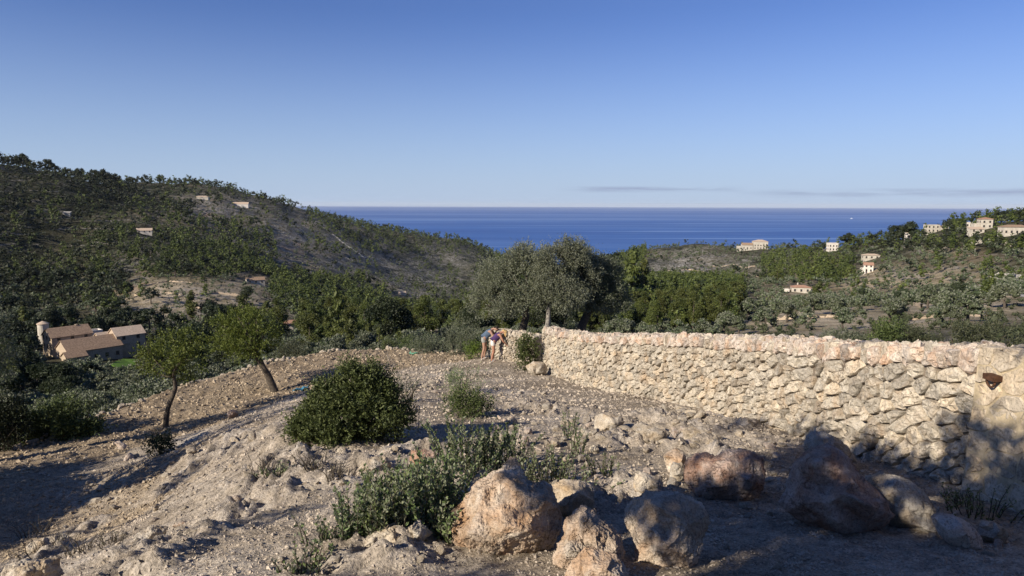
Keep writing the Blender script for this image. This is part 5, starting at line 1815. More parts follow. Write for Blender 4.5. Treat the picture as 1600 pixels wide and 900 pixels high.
# ------------------------------------------------------------------ plants close by
def sprigs(base, dirs, slen, k, L, W, R, spread=0.8, curl=0.15, tint0=0.5, tvar=0.25):
    """k leaves along each of M short twigs"""
    M = len(base)
    d = unit(dirs)
    t = (np.arange(k) + 0.5) / k
    tt = np.clip(t[None] + R.normal(size=(M, k)) * 0.08, 0, 1)
    pos = base[:, None] + d[:, None] * (tt * (np.asarray(slen) * np.ones(M))[:, None])[..., None]
    pos = pos + R.normal(size=pos.shape) * 0.06 * np.mean(slen)
    per = R.normal(size=(M, k, 3))
    per = unit(per - (per * d[:, None]).sum(-1, keepdims=True) * d[:, None])
    ld_ = unit(d[:, None] * R.uniform(0.35, 1.0, (M, k, 1)) + per * spread + np.array([0, 0, curl]))
    tint = np.clip(tint0 + np.repeat(R.normal(size=(M, 1)) * tvar * 0.7, k, 1) + R.normal(size=(M, k)) * tvar, 0, 1)
    n = M * k
    return leaves(pos.reshape(-1, 3), ld_.reshape(-1, 3), L * R.uniform(0.65, 1.25, n), W * R.uniform(0.7, 1.2, n), tint.ravel(), R)


def lobes_sample(lob, M, R, inner=0.35, up=0.35):
    """points and outward directions near the surfaces of a set of ellipsoids"""
    lob = np.array(lob, float)
    w_ = (lob[:, 3] * lob[:, 4] + lob[:, 4] * lob[:, 5] + lob[:, 3] * lob[:, 5])
    li = R.choice(len(lob), M, p=w_ / w_.sum())
    d = sphere_pts(M, R)
    rr = np.where(R.random(M) < inner, R.uniform(0.35, 0.8, M), R.uniform(0.78, 1.0, M))
    rr = rr * (1 + 0.30 * vnoise(d * 2.2 + li[:, None] * 5.1) + 0.14 * vnoise(d * 6 + li[:, None] * 3.3))
    pos = lob[li, :3] + d * rr[:, None] * lob[li, 3:]
    nrm = unit(d / lob[li, 3:])
    return pos, unit(nrm + np.array([0, 0, up]) + 0.35 * R.normal(size=(M, 3))), li


def bush(name, label, base, lob, M, k, slen, L, W, mat, seed, cat='bush', group=None, stems=7, bark=None, inner=0.35, up=0.35, floor=True):
    R = np.random.default_rng(seed)
    r = thing(name, label, cat, base, 0, group)
    pos, d, li = lobes_sample(lob, M, R, inner, up)
    mr = np.mean(np.array(lob)[:, 3])
    g = vnoise(pos * (1.5 / mr) + seed) + 0.4 * vnoise(pos * (4.0 / mr) + seed)
    pos, d = pos[g > -0.30], d[g > -0.30]
    if floor:
        m_ = pos[:, 2] > -0.02
        pos, d = pos[m_], d[m_]
    v, f, t_ = sprigs(pos - d * slen * 0.4, d, slen * (R.uniform(.6, 1.3, len(pos)) + 1.5 * R.random(len(pos)) * (R.random(len(pos)) > .88)), k, L, W, R)
    ob('foliage', me('foliage', v, f, [mat], False, {'tint': t_}), r)
    parts = []
    lob = np.array(lob, float)
    for s_ in range(stems):
        l = lob[R.integers(len(lob))]
        e = l[:3] + R.normal(size=3) * l[3:] * 0.4
        b0 = np.array([l[0] * .3 + R.normal() * .05, l[1] * .3 + R.normal() * .05, -0.1])
        mid = (b0 + e) / 2 + R.normal(size=3) * 0.1 * np.linalg.norm(e - b0)
        w0 = 0.012 + 0.012 * np.linalg.norm(e - b0)
        parts.append(tube([b0, mid, e], [w0, w0 * .7, w0 * .3], 5))
    v, f = merge(parts)
    stuff(ob('stem', me('stem', v, f, [bark or M_BARK], True), r))
    return r


def pxm(q):
    return FPX / (np.asarray(q) @ cF)


def bush_px(name, label, x0, y0, x1, y1, kw, seed, mat, M, k, slen, L, W, Y=None, depth_f=0.8, lumps=6, base_py=None, **kk):
    """a bush that fills a region of the photograph; it stands on the ground under it (or at depth Y)"""
    if Y is None:
        q = ground((x0 + x1) / 2, y1 - 0.08 * (y1 - y0))
    else:
        q = at((x0 + x1) / 2, y1, Y)
        q[2] = min(q[2], H(q[0], q[1])[0] + 0.3) if kw.get('drop', False) else q[2]
    m_ = pxm(q)
    Wd = (x1 - x0) / m_
    topz = at((x0 + x1) / 2, y0, q[1])[2]
    Hh = topz - q[2]
    R = np.random.default_rng(seed + 999)
    lob = [(0, 0, Hh * 0.42, Wd * 0.40, Wd * 0.40 * depth_f, Hh * 0.50)]
    for i in range(lumps):
        a = 6.283 * (i + R.random()) / lumps
        e = R.uniform(0.2, 0.34)
        hh_ = R.uniform(0.25, 0.72)
        lob.append((math.cos(a) * Wd * 0.29, math.sin(a) * Wd * 0.29 * depth_f, Hh * hh_, Wd * e * .8, Wd * e * .8 * depth_f, Hh * min(e * 1.1, (1 - hh_))))
    return bush(name, label, q, lob, M, k, slen, L, W, mat, seed, **kk)


# the large dark bush in the middle
q = ground(545, 692)
m_ = pxm(q)
u_ = 1 / m_
lobD = [(-.10, 0, .48, .58, .55, .48), (-.50, .05, .34, .36, .4, .34), (.42, .1, .50, .40, .5, .46), (.20, .15, .98, .30, .32, .30), (.40, .2, .82, .28, .34, .30), (-.22, .1, .72, .32, .36, .30), (-.70, -.05, .24, .22, .3, .24), (.72, .15, .34, .24, .32, .32), (-.15, -.3, .22, .45, .3, .24), (.02, .1, 1.12, .16, .18, .18), (-.45, .1, .62, .18, .2, .2), (.62, .1, .70, .16, .2, .2)]
sB = 185 * u_ / 1.86
zt = at(550, 566, q[1])[2] - q[2]
lobD = [tuple(np.array(l) * np.array([sB, sB, zt / 1.30, sB, sB, zt / 1.30])) for l in lobD]
bush('lentisk_bush', 'large dense dark green bush alone on the gravel in mid picture', q, lobD, 6500, 9, 0.16, 0.055, 0.024, M_BUSH, 21, stems=14)
bush_px('dry_grass_tuft', 'upright yellowish tuft at the right foot of the large dark bush', 586, 640, 612, 690, {}, 22, M_DRY, 130, 6, 0.18, 0.09, 0.008, up=1.6, cat='grass tuft', stems=1)
bush_px('shrub', 'leafy olive green shrub right of the large dark bush', 688, 604, 768, 656, {}, 23, M_BUSH, 700, 9, 0.16, 0.05, 0.022)
bush_px('shrub', 'thin dull shrub with upright twigs just behind the leafy olive green one', 680, 572, 756, 618, {}, 24, M_SHOOT, 330, 8, 0.25, 0.05, 0.02, up=1.0)
bush_px('shrub', 'sparse greyish scrub at the right shoulder of the large dark bush', 612, 580, 662, 632, {}, 25, M_SCRUB, 200, 8, 0.25, 0.04, 0.014, up=0.9)
bush_px('ivy_bush', 'dark green bush climbing the gap between the two walls', 802, 516, 846, 584, {}, 26, M_BUSH, 900, 8, 0.18, 0.07, 0.04, Y=26.5)
bush_px('shrub', 'dark low shrub added in the shaded hollow at the edge of the tilled terrace', 226, 676, 276, 714, {}, 27, M_DARK, 320, 8, 0.2, 0.06, 0.03)  # dark shrub added to fill out a patch of shade

# leafy shoots in front
def shoots(name, label, px, py, n, hpx, spx, L, W, mat, seed, group=None, cat='plant', lean=0.35, kl=1.0):
    R = np.random.default_rng(seed)
    q = ground(px, py)
    m_ = pxm(q)
    hgt, spread = hpx / m_, spx / m_
    r = thing(name, label, cat, q, 0, group)
    vv, ss = [], []
    for _ in range(n):
        b0 = np.array([R.normal() * spread * .45, R.normal() * spread * .45, 0])
        h_ = hgt * R.uniform(0.55, 1.05)
        dl = R.normal(size=2) * lean * h_ * 0.5 + b0[:2] * 0.5
        b0[2] = gz(q[0] + b0[0], q[1] + b0[1])[0] - q[2] - 0.03
        e = b0 + np.array([dl[0], dl[1], h_])
        mid = (b0 + e) / 2 + np.array([*(-dl * 0.15), 0.05 * h_])
        ss.append(tube([b0, mid, e], [0.006, 0.005, 0.002], 4))
        nl = int(h_ / (L * 0.30) * kl)
        t = R.uniform(0.08, 1.0, nl)
        pos = ((1 - t) ** 2)[:, None] * b0 + (2 * t * (1 - t))[:, None] * mid + (t ** 2)[:, None] * e
        per = R.normal(size=(nl, 3))
        per[:, 2] *= 0.3
        dr = unit(per) * R.uniform(.7, 1.2, (nl, 1)) + np.array([0, 0, 0.75]) + (e - b0) / h_ * 0.3
        vv.append(leaves(pos, dr, L * R.uniform(.6, 1.2, nl) * (1.1 - .4 * t), W * R.uniform(.7, 1.2, nl), np.clip(0.45 + 0.25 * R.normal(size=nl) + 0.15 * R.normal(), 0, 1), R))
    o = 0
    V, Fc, T = [], [], []
    for v, f, t_ in vv:
        V.append(v)
        Fc.append(f + o)
        T.append(t_)
        o += len(v)
    ob('foliage', me('foliage', np.concatenate(V), np.concatenate(Fc), [mat], False, {'tint': np.concatenate(T)}), r)
    v, f = merge(ss)
    stuff(ob('stem', me('stem', v, f, [M_BARK], True), r))
    return r


GS = 'grey green leafy shoots in front of the boulders'
for i, (px, py, n, hp, sp) in enumerate(((560, 852, 20, 84, 34), (598, 850, 26, 110, 40), (640, 836, 28, 112, 42), (684, 822, 26, 112, 40), (606, 806, 20, 88, 40), (656, 788, 22, 84, 40), (700, 786, 22, 100, 40), (724, 752, 22, 88, 40), (756, 738, 20, 92, 40),
                                         (790, 728, 16, 78, 36), (694, 850, 14, 70, 24), (580, 826, 18, 76, 40))):
    shoots('leafy_shoots', ('leafy shoots at the left foot of the thicket', 'dense leafy shoots in the front of the thicket', 'tall leafy shoots in the thick of the thicket', 'leafy shoots of the thicket touching the largest boulder', 'leafy shoots at the upper left of the thicket', 'leafy shoots at the back of the thicket below the mossy crag', 'leafy shoots behind the left flank of the largest boulder', 'leafy shoots halfway up toward the leafy green shrub', 'open leafy shoots above the peak of the largest boulder', 'topmost loose shoots right of the thicket', 'short shoots between rock ledge and largest boulder', 'low shoots on the left fringe of the thicket')[i], px, py, int(n * 1.3), hp * .92, sp, 0.062, 0.026, M_SHOOT, 400 + i, GS, kl=1.9)
GS2 = 'small leafy sprigs between the rocks'
for i, (px, py, n, hp, sp, lab) in enumerate(((826, 758, 16, 64, 30, 'leafy clump right behind the peak of the largest boulder'), (868, 752, 16, 54, 34, 'leafy clump between the peaked boulder and the rubble row'), (900, 716, 7, 56, 14, 'tall thin sprig above the heap of jagged rocks'),
                                              (944, 742, 9, 44, 26, 'low sprig in front of the squarish pale rock'), (888, 686, 6, 50, 14, 'thin sprig between loose pale rocks of the rubble row'), (476, 888, 12, 46, 30, 'low sprig at the bottom edge left of the flat flake'),
                                              (512, 862, 14, 48, 34, 'low sprig touching the left end of the thicket'), (908, 766, 6, 30, 20, 'small sprig behind the shaded grey boulder'), (1534, 808, 16, 46, 36, 'dark leafy weed in shade at the foot of the wall end'),
                                              (1500, 788, 9, 34, 24, 'small weed in shade beside the wall end'), (436, 752, 10, 24, 22, 'tiny grey tuft on the rock band'))):
    shoots('leafy_sprig', lab, px, py, int(n * 1.5), hp, int(sp * 1.15), 0.052, 0.022, M_SHOOT, 450 + i, GS2)
for i, (px, py, hp, sp, lab) in enumerate(((490, 752, 34, 16, 'olive grass tuft on the rock band, greener of two side by side'), (526, 756, 32, 18, 'straw coloured grass tuft on the rock band'), (80, 870, 30, 40, 'dull weeds beside the grey rock at the lower left corner'), (120, 868, 30, 34, 'weeds on the slope near the lower left corner'),
                                           (50, 836, 26, 26, 'pale grey cushion plant at the edge of the left shade'), (172, 852, 22, 30, 'sparse weeds below the craggy rock with a hollow'), (415, 752, 26, 20, 'grey tuft above the pale bedrock'), (10, 700, 60, 30, 'twiggy grey plant at the left edge'))):
    shoots('grass_tuft', lab, px, py, 26, hp, sp, 0.07, 0.006, M_DRY if i in (1,) else M_SCRUB, 480 + i, 'tufts of grass and weeds', 'grass tuft', 0.7, 0.35)

# leafless dry stalks
def twig(px, py, hpx, lab, seed, n=7):
    R = np.random.default_rng(seed)
    q = ground(px, py)
    h_ = hpx / pxm(q)
    r = thing('dry_twig', lab, 'dry plant', q, 0, 'dry leafless stalks')
    main = np.array([(0, 0, -.03), (R.normal() * .04, 0, h_ * .5), (R.normal() * .06, 0, h_)])
    p = [tube(main, [0.009, 0.006, 0.003], 5)]
    for k in range(n):
        t = R.uniform(.12, .8)
        b = main[0] + (main[2] - main[0]) * t
        a = R.uniform(0, 6.28)
        e = b + np.array([math.cos(a) * .35, math.sin(a) * .3, .5]) * h_ * (1 - t) * R.uniform(.7, 1.1)
        p.append(tube([b, (b + e) / 2 + np.array([0, 0, -.03 * h_]), e], [0.005, 0.004, 0.002], 4))
        for _ in range(2):
            b2 = b + (e - b) * R.uniform(.4, .8)
            e2 = b2 + (R.normal(size=3) * .4 + np.array([0, 0, .8])) * h_ * .16
            p.append(tube([b2, (b2 + e2) / 2, e2], [0.003, 0.0025, 0.0015], 4))
    v, f = merge(p)
    ob('stalk', me('stalk', v, f, [M_TWIG], True), r)


for i, (px, py, hp, lab) in enumerate(((653, 675, 50, 'pale leafless branching stalk in the shadow of the large dark bush'), (608, 598, 50, 'thin dry stalk behind the top of the large dark bush'), (660, 590, 42, 'thin dry stalk on the far gravel left of the thin shrub'), (454, 586, 30, 'lone thin stalk on the tilled terrace near the leaning tree'),
                                       (744, 640, 44, 'dry stalk in the leafy olive green shrub'))):
    twig(px, py, hp, lab, 510 + i)

# ------------------------------------------------------------------ trees close by
def near_tree(name, label, base, trunk, trad, lob, M, k, slen, L, W, mat, bark, seed, nl=9, group=None, twigs=20, up=0.3, inner=0.45):
    """trunk: polyline from the base; limbs run from it to the crown lobes"""
    R = np.random.default_rng(seed)
    r = thing(name, label, 'tree', base, 0, group)
    trunk = np.array(trunk, float)
    v, f = tube(smooth3(trunk, 10), np.interp(np.linspace(0, 1, 10), np.linspace(0, 1, len(trad)), trad), 10)
    v = v + 0.10 * trad[0] * vnoise(v * 9)[:, None]
    ob('trunk', me('trunk', v, f, [bark], True), r)
    lob = np.array(lob, float)
    tip = trunk[-1]
    for i, l in enumerate(lob):
        st_ = trunk[-1] * 0.75 + trunk[-2] * 0.25 if i else tip
        e = l[:3] + np.array([0, 0, l[5] * .25])
        mid = (st_ + e) / 2 + R.normal(size=3) * 0.10 * np.linalg.norm(e - st_)
        pts = smooth3(np.array([st_, mid, e]), 7)
        parts = [tube(pts, np.linspace(trad[-1] * .75, 0.012, 7), 6)]
        for _ in range(twigs // max(1, len(lob)) + 1):
            b = pts[R.integers(2, 7)]
            e2 = l[:3] + sphere_pts(1, R)[0] * l[3:] * 0.8
            parts.append(tube([b, (b + e2) / 2 + R.normal(size=3) * .05, e2], [0.014, 0.010, 0.004], 4))
        v, f = merge(parts)
        ob('limb', me('limb', v, f, [bark], True), r)
    pos, d, li = lobes_sample(lob, M, R, inner, up)
    # clumps with gaps between them
    g = vnoise(pos * (1.6 / np.mean(lob[:, 3])) + seed) + 0.35 * vnoise(pos * (4.0 / np.mean(lob[:, 3])) + seed)
    m_ = g > -0.22
    pos, d = pos[m_], d[m_]
    v, f, t_ = sprigs(pos - d * slen * 0.4, d, slen * (R.uniform(.6, 1.4, len(pos)) + 1.2 * (R.random(len(pos)) > .94)), k, L, W, R)
    ob('crown', me('crown', v, f, [mat], False, {'tint': t_}), r)
    return r


def smooth3(p, n):
    p = np.asarray(p, float)
    t = np.linspace(0, len(p) - 1, n)
    out = []
    for u in t:
        i = min(int(u), len(p) - 2)
        a = u - i
        p0, p1, p2, p3_ = p[max(i - 1, 0)], p[i], p[i + 1], p[min(i + 2, len(p) - 1)]
        out.append(0.5 * (2 * p1 + (p2 - p0) * a + (2 * p0 - 5 * p1 + 4 * p2 - p3_) * a * a + (3 * p1 - p0 - 3 * p2 + p3_) * a ** 3))
    return np.array(out)


def rel(q, px, py, dy=0.0):
    return at(px, py, q[1] + dy) - q


def tree_px(name, label, q, trunk_px, trad, lob_px, *a, **k):
    """trunk and crown lobes given by where they show in the photograph, at the depth of the base"""
    tr = [rel(q, *p) for p in trunk_px]
    tr[0] = tr[0] - np.array([0, 0, .15])
    m_ = pxm(q)
    lob = []
    for (px, py, dy, rx, rz) in lob_px:
        c = rel(q, px, py, dy)
        lob.append((c[0], c[1], c[2], rx / m_, rx / m_ * 0.95, rz / m_))
    return near_tree(name, label, q, tr, trad, lob, *a, **k)


q = ground(258, 667)
tree_px('young_tree', 'young tree with thin curved trunk and loose crown on the tilled terrace', q, [(258, 667), (262, 640), (274, 606), (270, 585)], [.095, .08, .07, .055],
        [(262, 556, 0, 40, 30), (236, 566, .3, 26, 20), (295, 560, -.3, 30, 24), (270, 532, .2, 30, 22), (290, 580, .4, 24, 16), (230, 548, 0, 18, 14), (300, 534, .2, 20, 16)], 1050, 8, 0.24, 0.085, 0.045, M_LIGHT, M_BARK, 31)
q = ground(432, 612)
tree_px('leaning_tree', 'leaning tree with dense rounded crown on the tilled terrace', q, [(432, 613), (422, 594), (408, 568), (396, 546)], [.17, .14, .12, .10],
        [(382, 520, 0, 42, 30), (350, 526, .3, 28, 24), (415, 524, .2, 28, 26), (372, 500, .1, 34, 20), (400, 502, -.3, 30, 20), (385, 543, -.4, 40, 18), (343, 512, 0, 18, 16)], 2300, 8, 0.24, 0.09, 0.045, M_LIGHT, M_BARK, 32)

# three old olives behind the wall
q = at(818, 552, 31.5)
q[2] = gz(q[0], q[1])[0]
tree_px('olive_tree', 'green left hand olive tree of the big group behind the wall', q, [(818, 556), (816, 520), (822, 492), (820, 470)], [.22, .18, .17, .14],
        [(800, 440, 0, 40, 38), (768, 462, .5, 34, 30), (828, 420, .4, 40, 32), (812, 400, 0, 26, 20), (790, 476, -.5, 34, 18), (756, 478, .6, 24, 18), (838, 456, -.6, 30, 28), (776, 425, .8, 28, 24)], 9500, 8, 0.30, 0.10, 0.034, M_OLIVE_NEAR, M_BARK, 33, twigs=30)
q = at(850, 540, 30.5)
q[2] = gz(q[0], q[1])[0]
tree_px('olive_tree', 'grey middle olive tree of the big group with a forked pale trunk', q, [(851, 548), (852, 526), (856, 505), (858, 470)], [.24, .18, .12, .09],
        [(858, 440, 0, 36, 36), (880, 410, .5, 38, 30), (894, 392, .2, 26, 20), (862, 398, -.2, 26, 20), (905, 430, .5, 36, 30), (884, 458, -.5, 34, 26), (850, 462, .3, 22, 18)], 8500, 8, 0.30, 0.10, 0.030, M_OLIVE_NEAR, M_BARK_GREY, 34, twigs=40)
q = at(908, 540, 32.0)
q[2] = gz(q[0], q[1])[0]
tree_px('olive_tree', 'dark right hand olive tree of the big group behind the wall', q, [(908, 548), (908, 515), (918, 490), (926, 470)], [.26, .2, .19, .15],
        [(935, 450, 0, 42, 32), (962, 468, .4, 26, 22), (915, 428, .4, 36, 28), (945, 425, .2, 30, 22), (925, 470, -.5, 32, 16), (955, 478, .1, 24, 12), (925, 405, 0.3, 22, 14)], 8500, 8, 0.28, 0.10, 0.032, M_OLIVE, M_BARK, 35, twigs=30)
# second, pale fork of the middle olive is part of its trunk
bush_px('olive_sapling', 'tall grey green bush with whippy shoots left of the two people', 690, 490, 752, 562, {}, 41, M_OLIVE, 900, 9, 0.4, 0.09, 0.022, Y=33.0, up=1.2)
bush_px('olive_sapling', 'low grey green scrub left of the whippy bush at the terrace rim', 640, 522, 700, 560, {}, 42, M_OLIVE, 600, 9, 0.3, 0.08, 0.022, Y=34.0, up=0.9)
bush_px('shrub', 'small bright yellow green shrub right beside the two people', 724, 530, 752, 562, {}, 43, M_LIGHT, 330, 8, 0.2, 0.07, 0.03, Y=30.5)
bush_px('shrub', 'bushy growth filling the view between the people and the olive trunks', 752, 514, 800, 540, {}, 44, M_OLIVE, 400, 9, 0.3, 0.08, 0.022, Y=34.5)
bush_px('shrub', 'dark scrub between the olive trunks behind the wall', 850, 505, 930, 532, {}, 45, M_SCRUB, 520, 9, 0.35, 0.08, 0.025, Y=35.0)
bush_px('shrub', 'rounded green shrub on the rim between the leaning tree and the pines', 426, 530, 484, 566, {}, 46, M_SCRUB, 620, 9, 0.3, 0.07, 0.025, Y=35.5)
bush_px('shrub', 'small round bright green shrub at the middle of the rim', 594, 526, 622, 548, {}, 47, M_BUSH, 300, 8, 0.25, 0.08, 0.03, Y=44)
bush_px('shrub', 'low green growth along the rim left of the whippy bush', 616, 524, 664, 550, {}, 48, M_BUSH, 420, 8, 0.3, 0.08, 0.03, Y=40)
# beyond the right part of the wall
bush_px('shrub', 'upright dark green shrub rising behind the wall coping', 1358, 500, 1414, 548, {}, 51, M_BUSH, 620, 8, 0.25, 0.07, 0.025, Y=17, up=0.9)
bush_px('shrub', 'broad green shrub behind the wall near the right edge', 1470, 506, 1592, 566, {}, 52, M_SCRUB, 1300, 8, 0.25, 0.07, 0.025, Y=15, up=0.6)
bush_px('shrub', 'low grey shrub behind the wall left of the upright dark one', 1276, 512, 1360, 548, {}, 53, M_OLIVE, 700, 8, 0.25, 0.07, 0.022, Y=19)
bush_px('shrub', 'brownish shrub behind the wall right of the upright dark one', 1410, 512, 1466, 548, {}, 54, M_SCRUB, 600, 8, 0.25, 0.06, 0.02, Y=17)
# the left edge of the picture
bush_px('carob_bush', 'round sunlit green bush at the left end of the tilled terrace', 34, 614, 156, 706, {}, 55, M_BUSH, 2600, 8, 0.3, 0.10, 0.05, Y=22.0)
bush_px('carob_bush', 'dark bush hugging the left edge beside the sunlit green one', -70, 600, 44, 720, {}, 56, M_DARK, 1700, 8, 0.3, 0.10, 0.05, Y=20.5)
q = at(-60, 712, 18.6)
q[2] = gz(q[0], q[1])[0]
tree_px('olive_tree', 'dark olive tree whose crown tip shows at the left edge', q, [(-60, 712), (-62, 660), (-56, 620)], [.2, .17, .14],
        [(-60, 540, 0, 60, 50), (-20, 560, .4, 40, 36), (-100, 560, 0, 50, 40), (-30, 510, 0, 36, 30), (-10, 600, -.4, 28, 22)], 2600, 8, 0.3, 0.09, 0.026, M_OLIVE, M_BARK, 36)

# pines and round trees that stand out in the photograph
def standout(px, ytop, Y, kind, lab, wide=1.0, grp=None):
    P_ = at(px, ytop, Y)
    z0 = H(P_[0], P_[1])[0]
    hgt = max(3.0, P_[2] - z0)
    sc_ = hgt / {'pine': 8.6, 'dark': 7.4, 'olive': 4.2}[kind]
    r = thing(KNAME[kind], lab, 'tree', (P_[0], P_[1], z0 - .1), rng.uniform(0, 6.28), grp)
    sw = min(sc_ * wide, 3.2)
    r.scale = (sw, sw, sc_)
    c_, t_ = PROTO[kind, 'hi', int(rng.integers(4))]
    ob('trunk', t_, r)
    ob('crown', c_, r)


for px, yt, Y, kd, lab, wd in ((527, 448, 150, 'pine', 'tall narrow pine just beyond the rim of the terrace', .6), (545, 492, 120, 'pine', 'shorter pine in front of the tall narrow one', .8), (572, 503, 110, 'pine', 'feathery light pine right of the tall narrow pine', .8), (592, 508, 105, 'pine', 'lighter twin of the feathery pine beyond the rim', .7),
                               (512, 500, 160, 'pine', 'slim pine left of the tall narrow one', .7), (622, 515, 110, 'pine', 'small pine over the middle of the rim', .9),
                               (34, 238, 880, 'dark', 'tall umbrella pine on the skyline, leftmost of the ridge trees', 1.0), (76, 247, 900, 'dark', 'round crowned pine on the skyline left of the ridge dip', 1.1), (124, 261, 930, 'dark', 'pine on the skyline where the left ridge starts to fall', 1.0), (146, 263, 950, 'dark', 'umbrella pine on the skyline, first of the trio', 1.0),
                               (160, 262, 950, 'dark', 'umbrella pine on the skyline, middle of the trio', 1.1), (177, 269, 970, 'dark', 'spreading pine on the skyline, last of the trio', 1.2), (275, 287, 1250, 'dark', 'single small tree on the second ridge line', 1.0), (370, 298, 1400, 'dark', 'dark tree on the second ridge beside the long white house', 1.1), (390, 303, 1420, 'dark', 'bushy tree right of the long white house', 1.2),
                               (990, 385, 300, 'pine', 'big bright pine right of the olive group against the sea', 1.0), (965, 390, 320, 'dark', 'dark pine between the olive group and the big bright pine', 1.1), (1006, 402, 330, 'pine', 'rounded pine leaning on the big bright one', .8),
                               (1328, 362, 600, 'dark', 'lone round pine at the water line right of the white house', 1.3), (1364, 366, 580, 'dark', 'wide low pine left of the ridge houses', 1.5), (1405, 349, 540, 'dark', 'dark rounded pine left of the stepped villa', 1.2), (1425, 343, 540, 'dark', 'taller pine with an open crown left of the stepped villa', 1.0),
                               (1497, 340, 520, 'dark', 'broad bushy pine right of the stepped villa', 1.4), (1518, 346, 520, 'pine', 'slim pine left of the square house', .7), (1574, 327, 500, 'dark', 'huge rounded pine on the skyline at the right edge', 1.7), (1600, 330, 505, 'dark', 'second huge pine cut by the right edge', 1.6),
                               (1216, 414, 440, 'pine', 'dense bright pine above the wide cream house', 1.2), (1300, 405, 450, 'pine', 'dense bright pine right above the wide cream house', 1.2), (1270, 408, 460, 'pine', 'bright pine between its two neighbours above the cream house', 1.1), (1130, 438, 330, 'pine', 'bright rounded pine at the right end of the pine wood', 1.3), (1158, 430, 380, 'pine', 'sunny pine at the lower edge of the headland scrub', 1.2)):
    standout(px, yt, Y, kd, lab, wd)

# ------------------------------------------------------------------ trees beside the photographer that shade the ground
def inpoly(px, py, poly):
    ins = False
    n = len(poly)
    for i in range(n):
        (xa, ya), (xb, yb) = poly[i], poly[(i + 1) % n]
        if (ya > py) != (yb > py) and px < (xb - xa) * (py - ya) / (yb - ya) + xa:
            ins = not ins
    return ins


LIT = []
for Yo, L in ((ground(795, 872)[1] + .3, [(740, 770), (790, 745), (800, 800), (845, 785), (860, 840), (760, 850), (720, 810), (800, 850), (830, 820)]), (ground(920, 890)[1] + .2, [(890, 830), (920, 850), (915, 810), (910, 885), (950, 890), (880, 860), (930, 870)]),
              (ground(1040, 890)[1] + .2, [(985, 850), (1000, 872), (1040, 880), (985, 815), (1010, 840)]), (ground(1130, 790)[1] + .3, [(1130, 715), (1160, 706), (1150, 722)])):
    LIT += [at(a, b, Yo) for a, b in L]
for a in range(420, 960, 30):
    for b in range(640, 900, 26):
        LIT.append(ground(a, b) + np.array([0, 0, .05]))
for a in range(970, 1180, 30):
    for b in range(640, 740, 24):
        LIT.append(ground(a, b) + np.array([0, 0, .05]))
for a in range(900, 1075, 22):
    for b in range(722, 768, 15):
        LIT.append(ground(a, b) + np.array([0, 0, .12]))
for s_ in np.linspace(2.6, WP.L, 70):
    for t_ in (0.35, 0.7, 1.1, 1.5):
        q_ = WP(np.array([s_]), np.array([t_]), np.array([0.05]))[0]
        a, b = proj(q_[None])
        if a[0] < 1475 and not (1220 < a[0] < 1420 and b[0] > 680) or b[0] < 665:
            LIT.append(q_)
for a, b, Yo in (*[(a_, b_, ground(1130, 790)[1] + .25) for a_ in (1085, 1105, 1125, 1145, 1165, 1185) for b_ in (708, 722)], (1265, 735, ground(1300, 835)[1] + .1), (1325, 725, ground(1300, 835)[1] + .3), (1440, 775, 6.9), (1455, 790, 6.8), (1400, 765, 7.0), (1185, 800, None), (1330, 872, None), (1215, 870, None), (1245, 838, None), (1230, 845, None), (1425, 852, None), (1405, 856, None), (1445, 850, None), (1500, 812, 6.3), (1480, 806, 6.3), (1215, 748, None), (1205, 738, None), (1160, 742, ground(1130, 790)[1] + .15), (1105, 745, ground(1130, 790)[1] + .15), (1150, 760, ground(1130, 790)[1] + .15), (1300, 712, ground(1300, 835)[1] + .3), (1350, 770, ground(1300, 835)[1] + .1), (1150, 815, None), (1530, 735, 7.0), (1505, 740, 7.1)):
    LIT.append((ground(a, b) + np.array([0, 0, .05])) if Yo is None else at(a, b, Yo))
LIT = np.array(LIT)
LITL = []
POLY_RAMP = [(-70, 742), (96, 730), (118, 742), (60, 790), (10, 838), (-70, 880)]
POLY_STREAK = [(222, 712), (268, 694), (316, 682), (318, 694), (290, 722), (250, 742), (180, 766), (110, 788), (50, 822), (46, 812), (108, 780), (170, 758), (230, 734)]
for a in range(0, 660, 24):
    for b in range(560, 900, 20):
        if not inpoly(a, b, POLY_RAMP) and not inpoly(a, b, POLY_STREAK) and not (a < 160 and b < 730) and b > 700 - a * 0.33:
            LITL.append(ground(a, b) + np.array([0, 0, .05]))
LITL = np.array(LITL)


def blocks(c, pts, r_):
    w_ = pts - c
    al = w_ @ SUN
    dd = np.linalg.norm(w_ - al[:, None] * SUN, axis=1)
    return bool(((al < 0) & (dd < r_)).any())


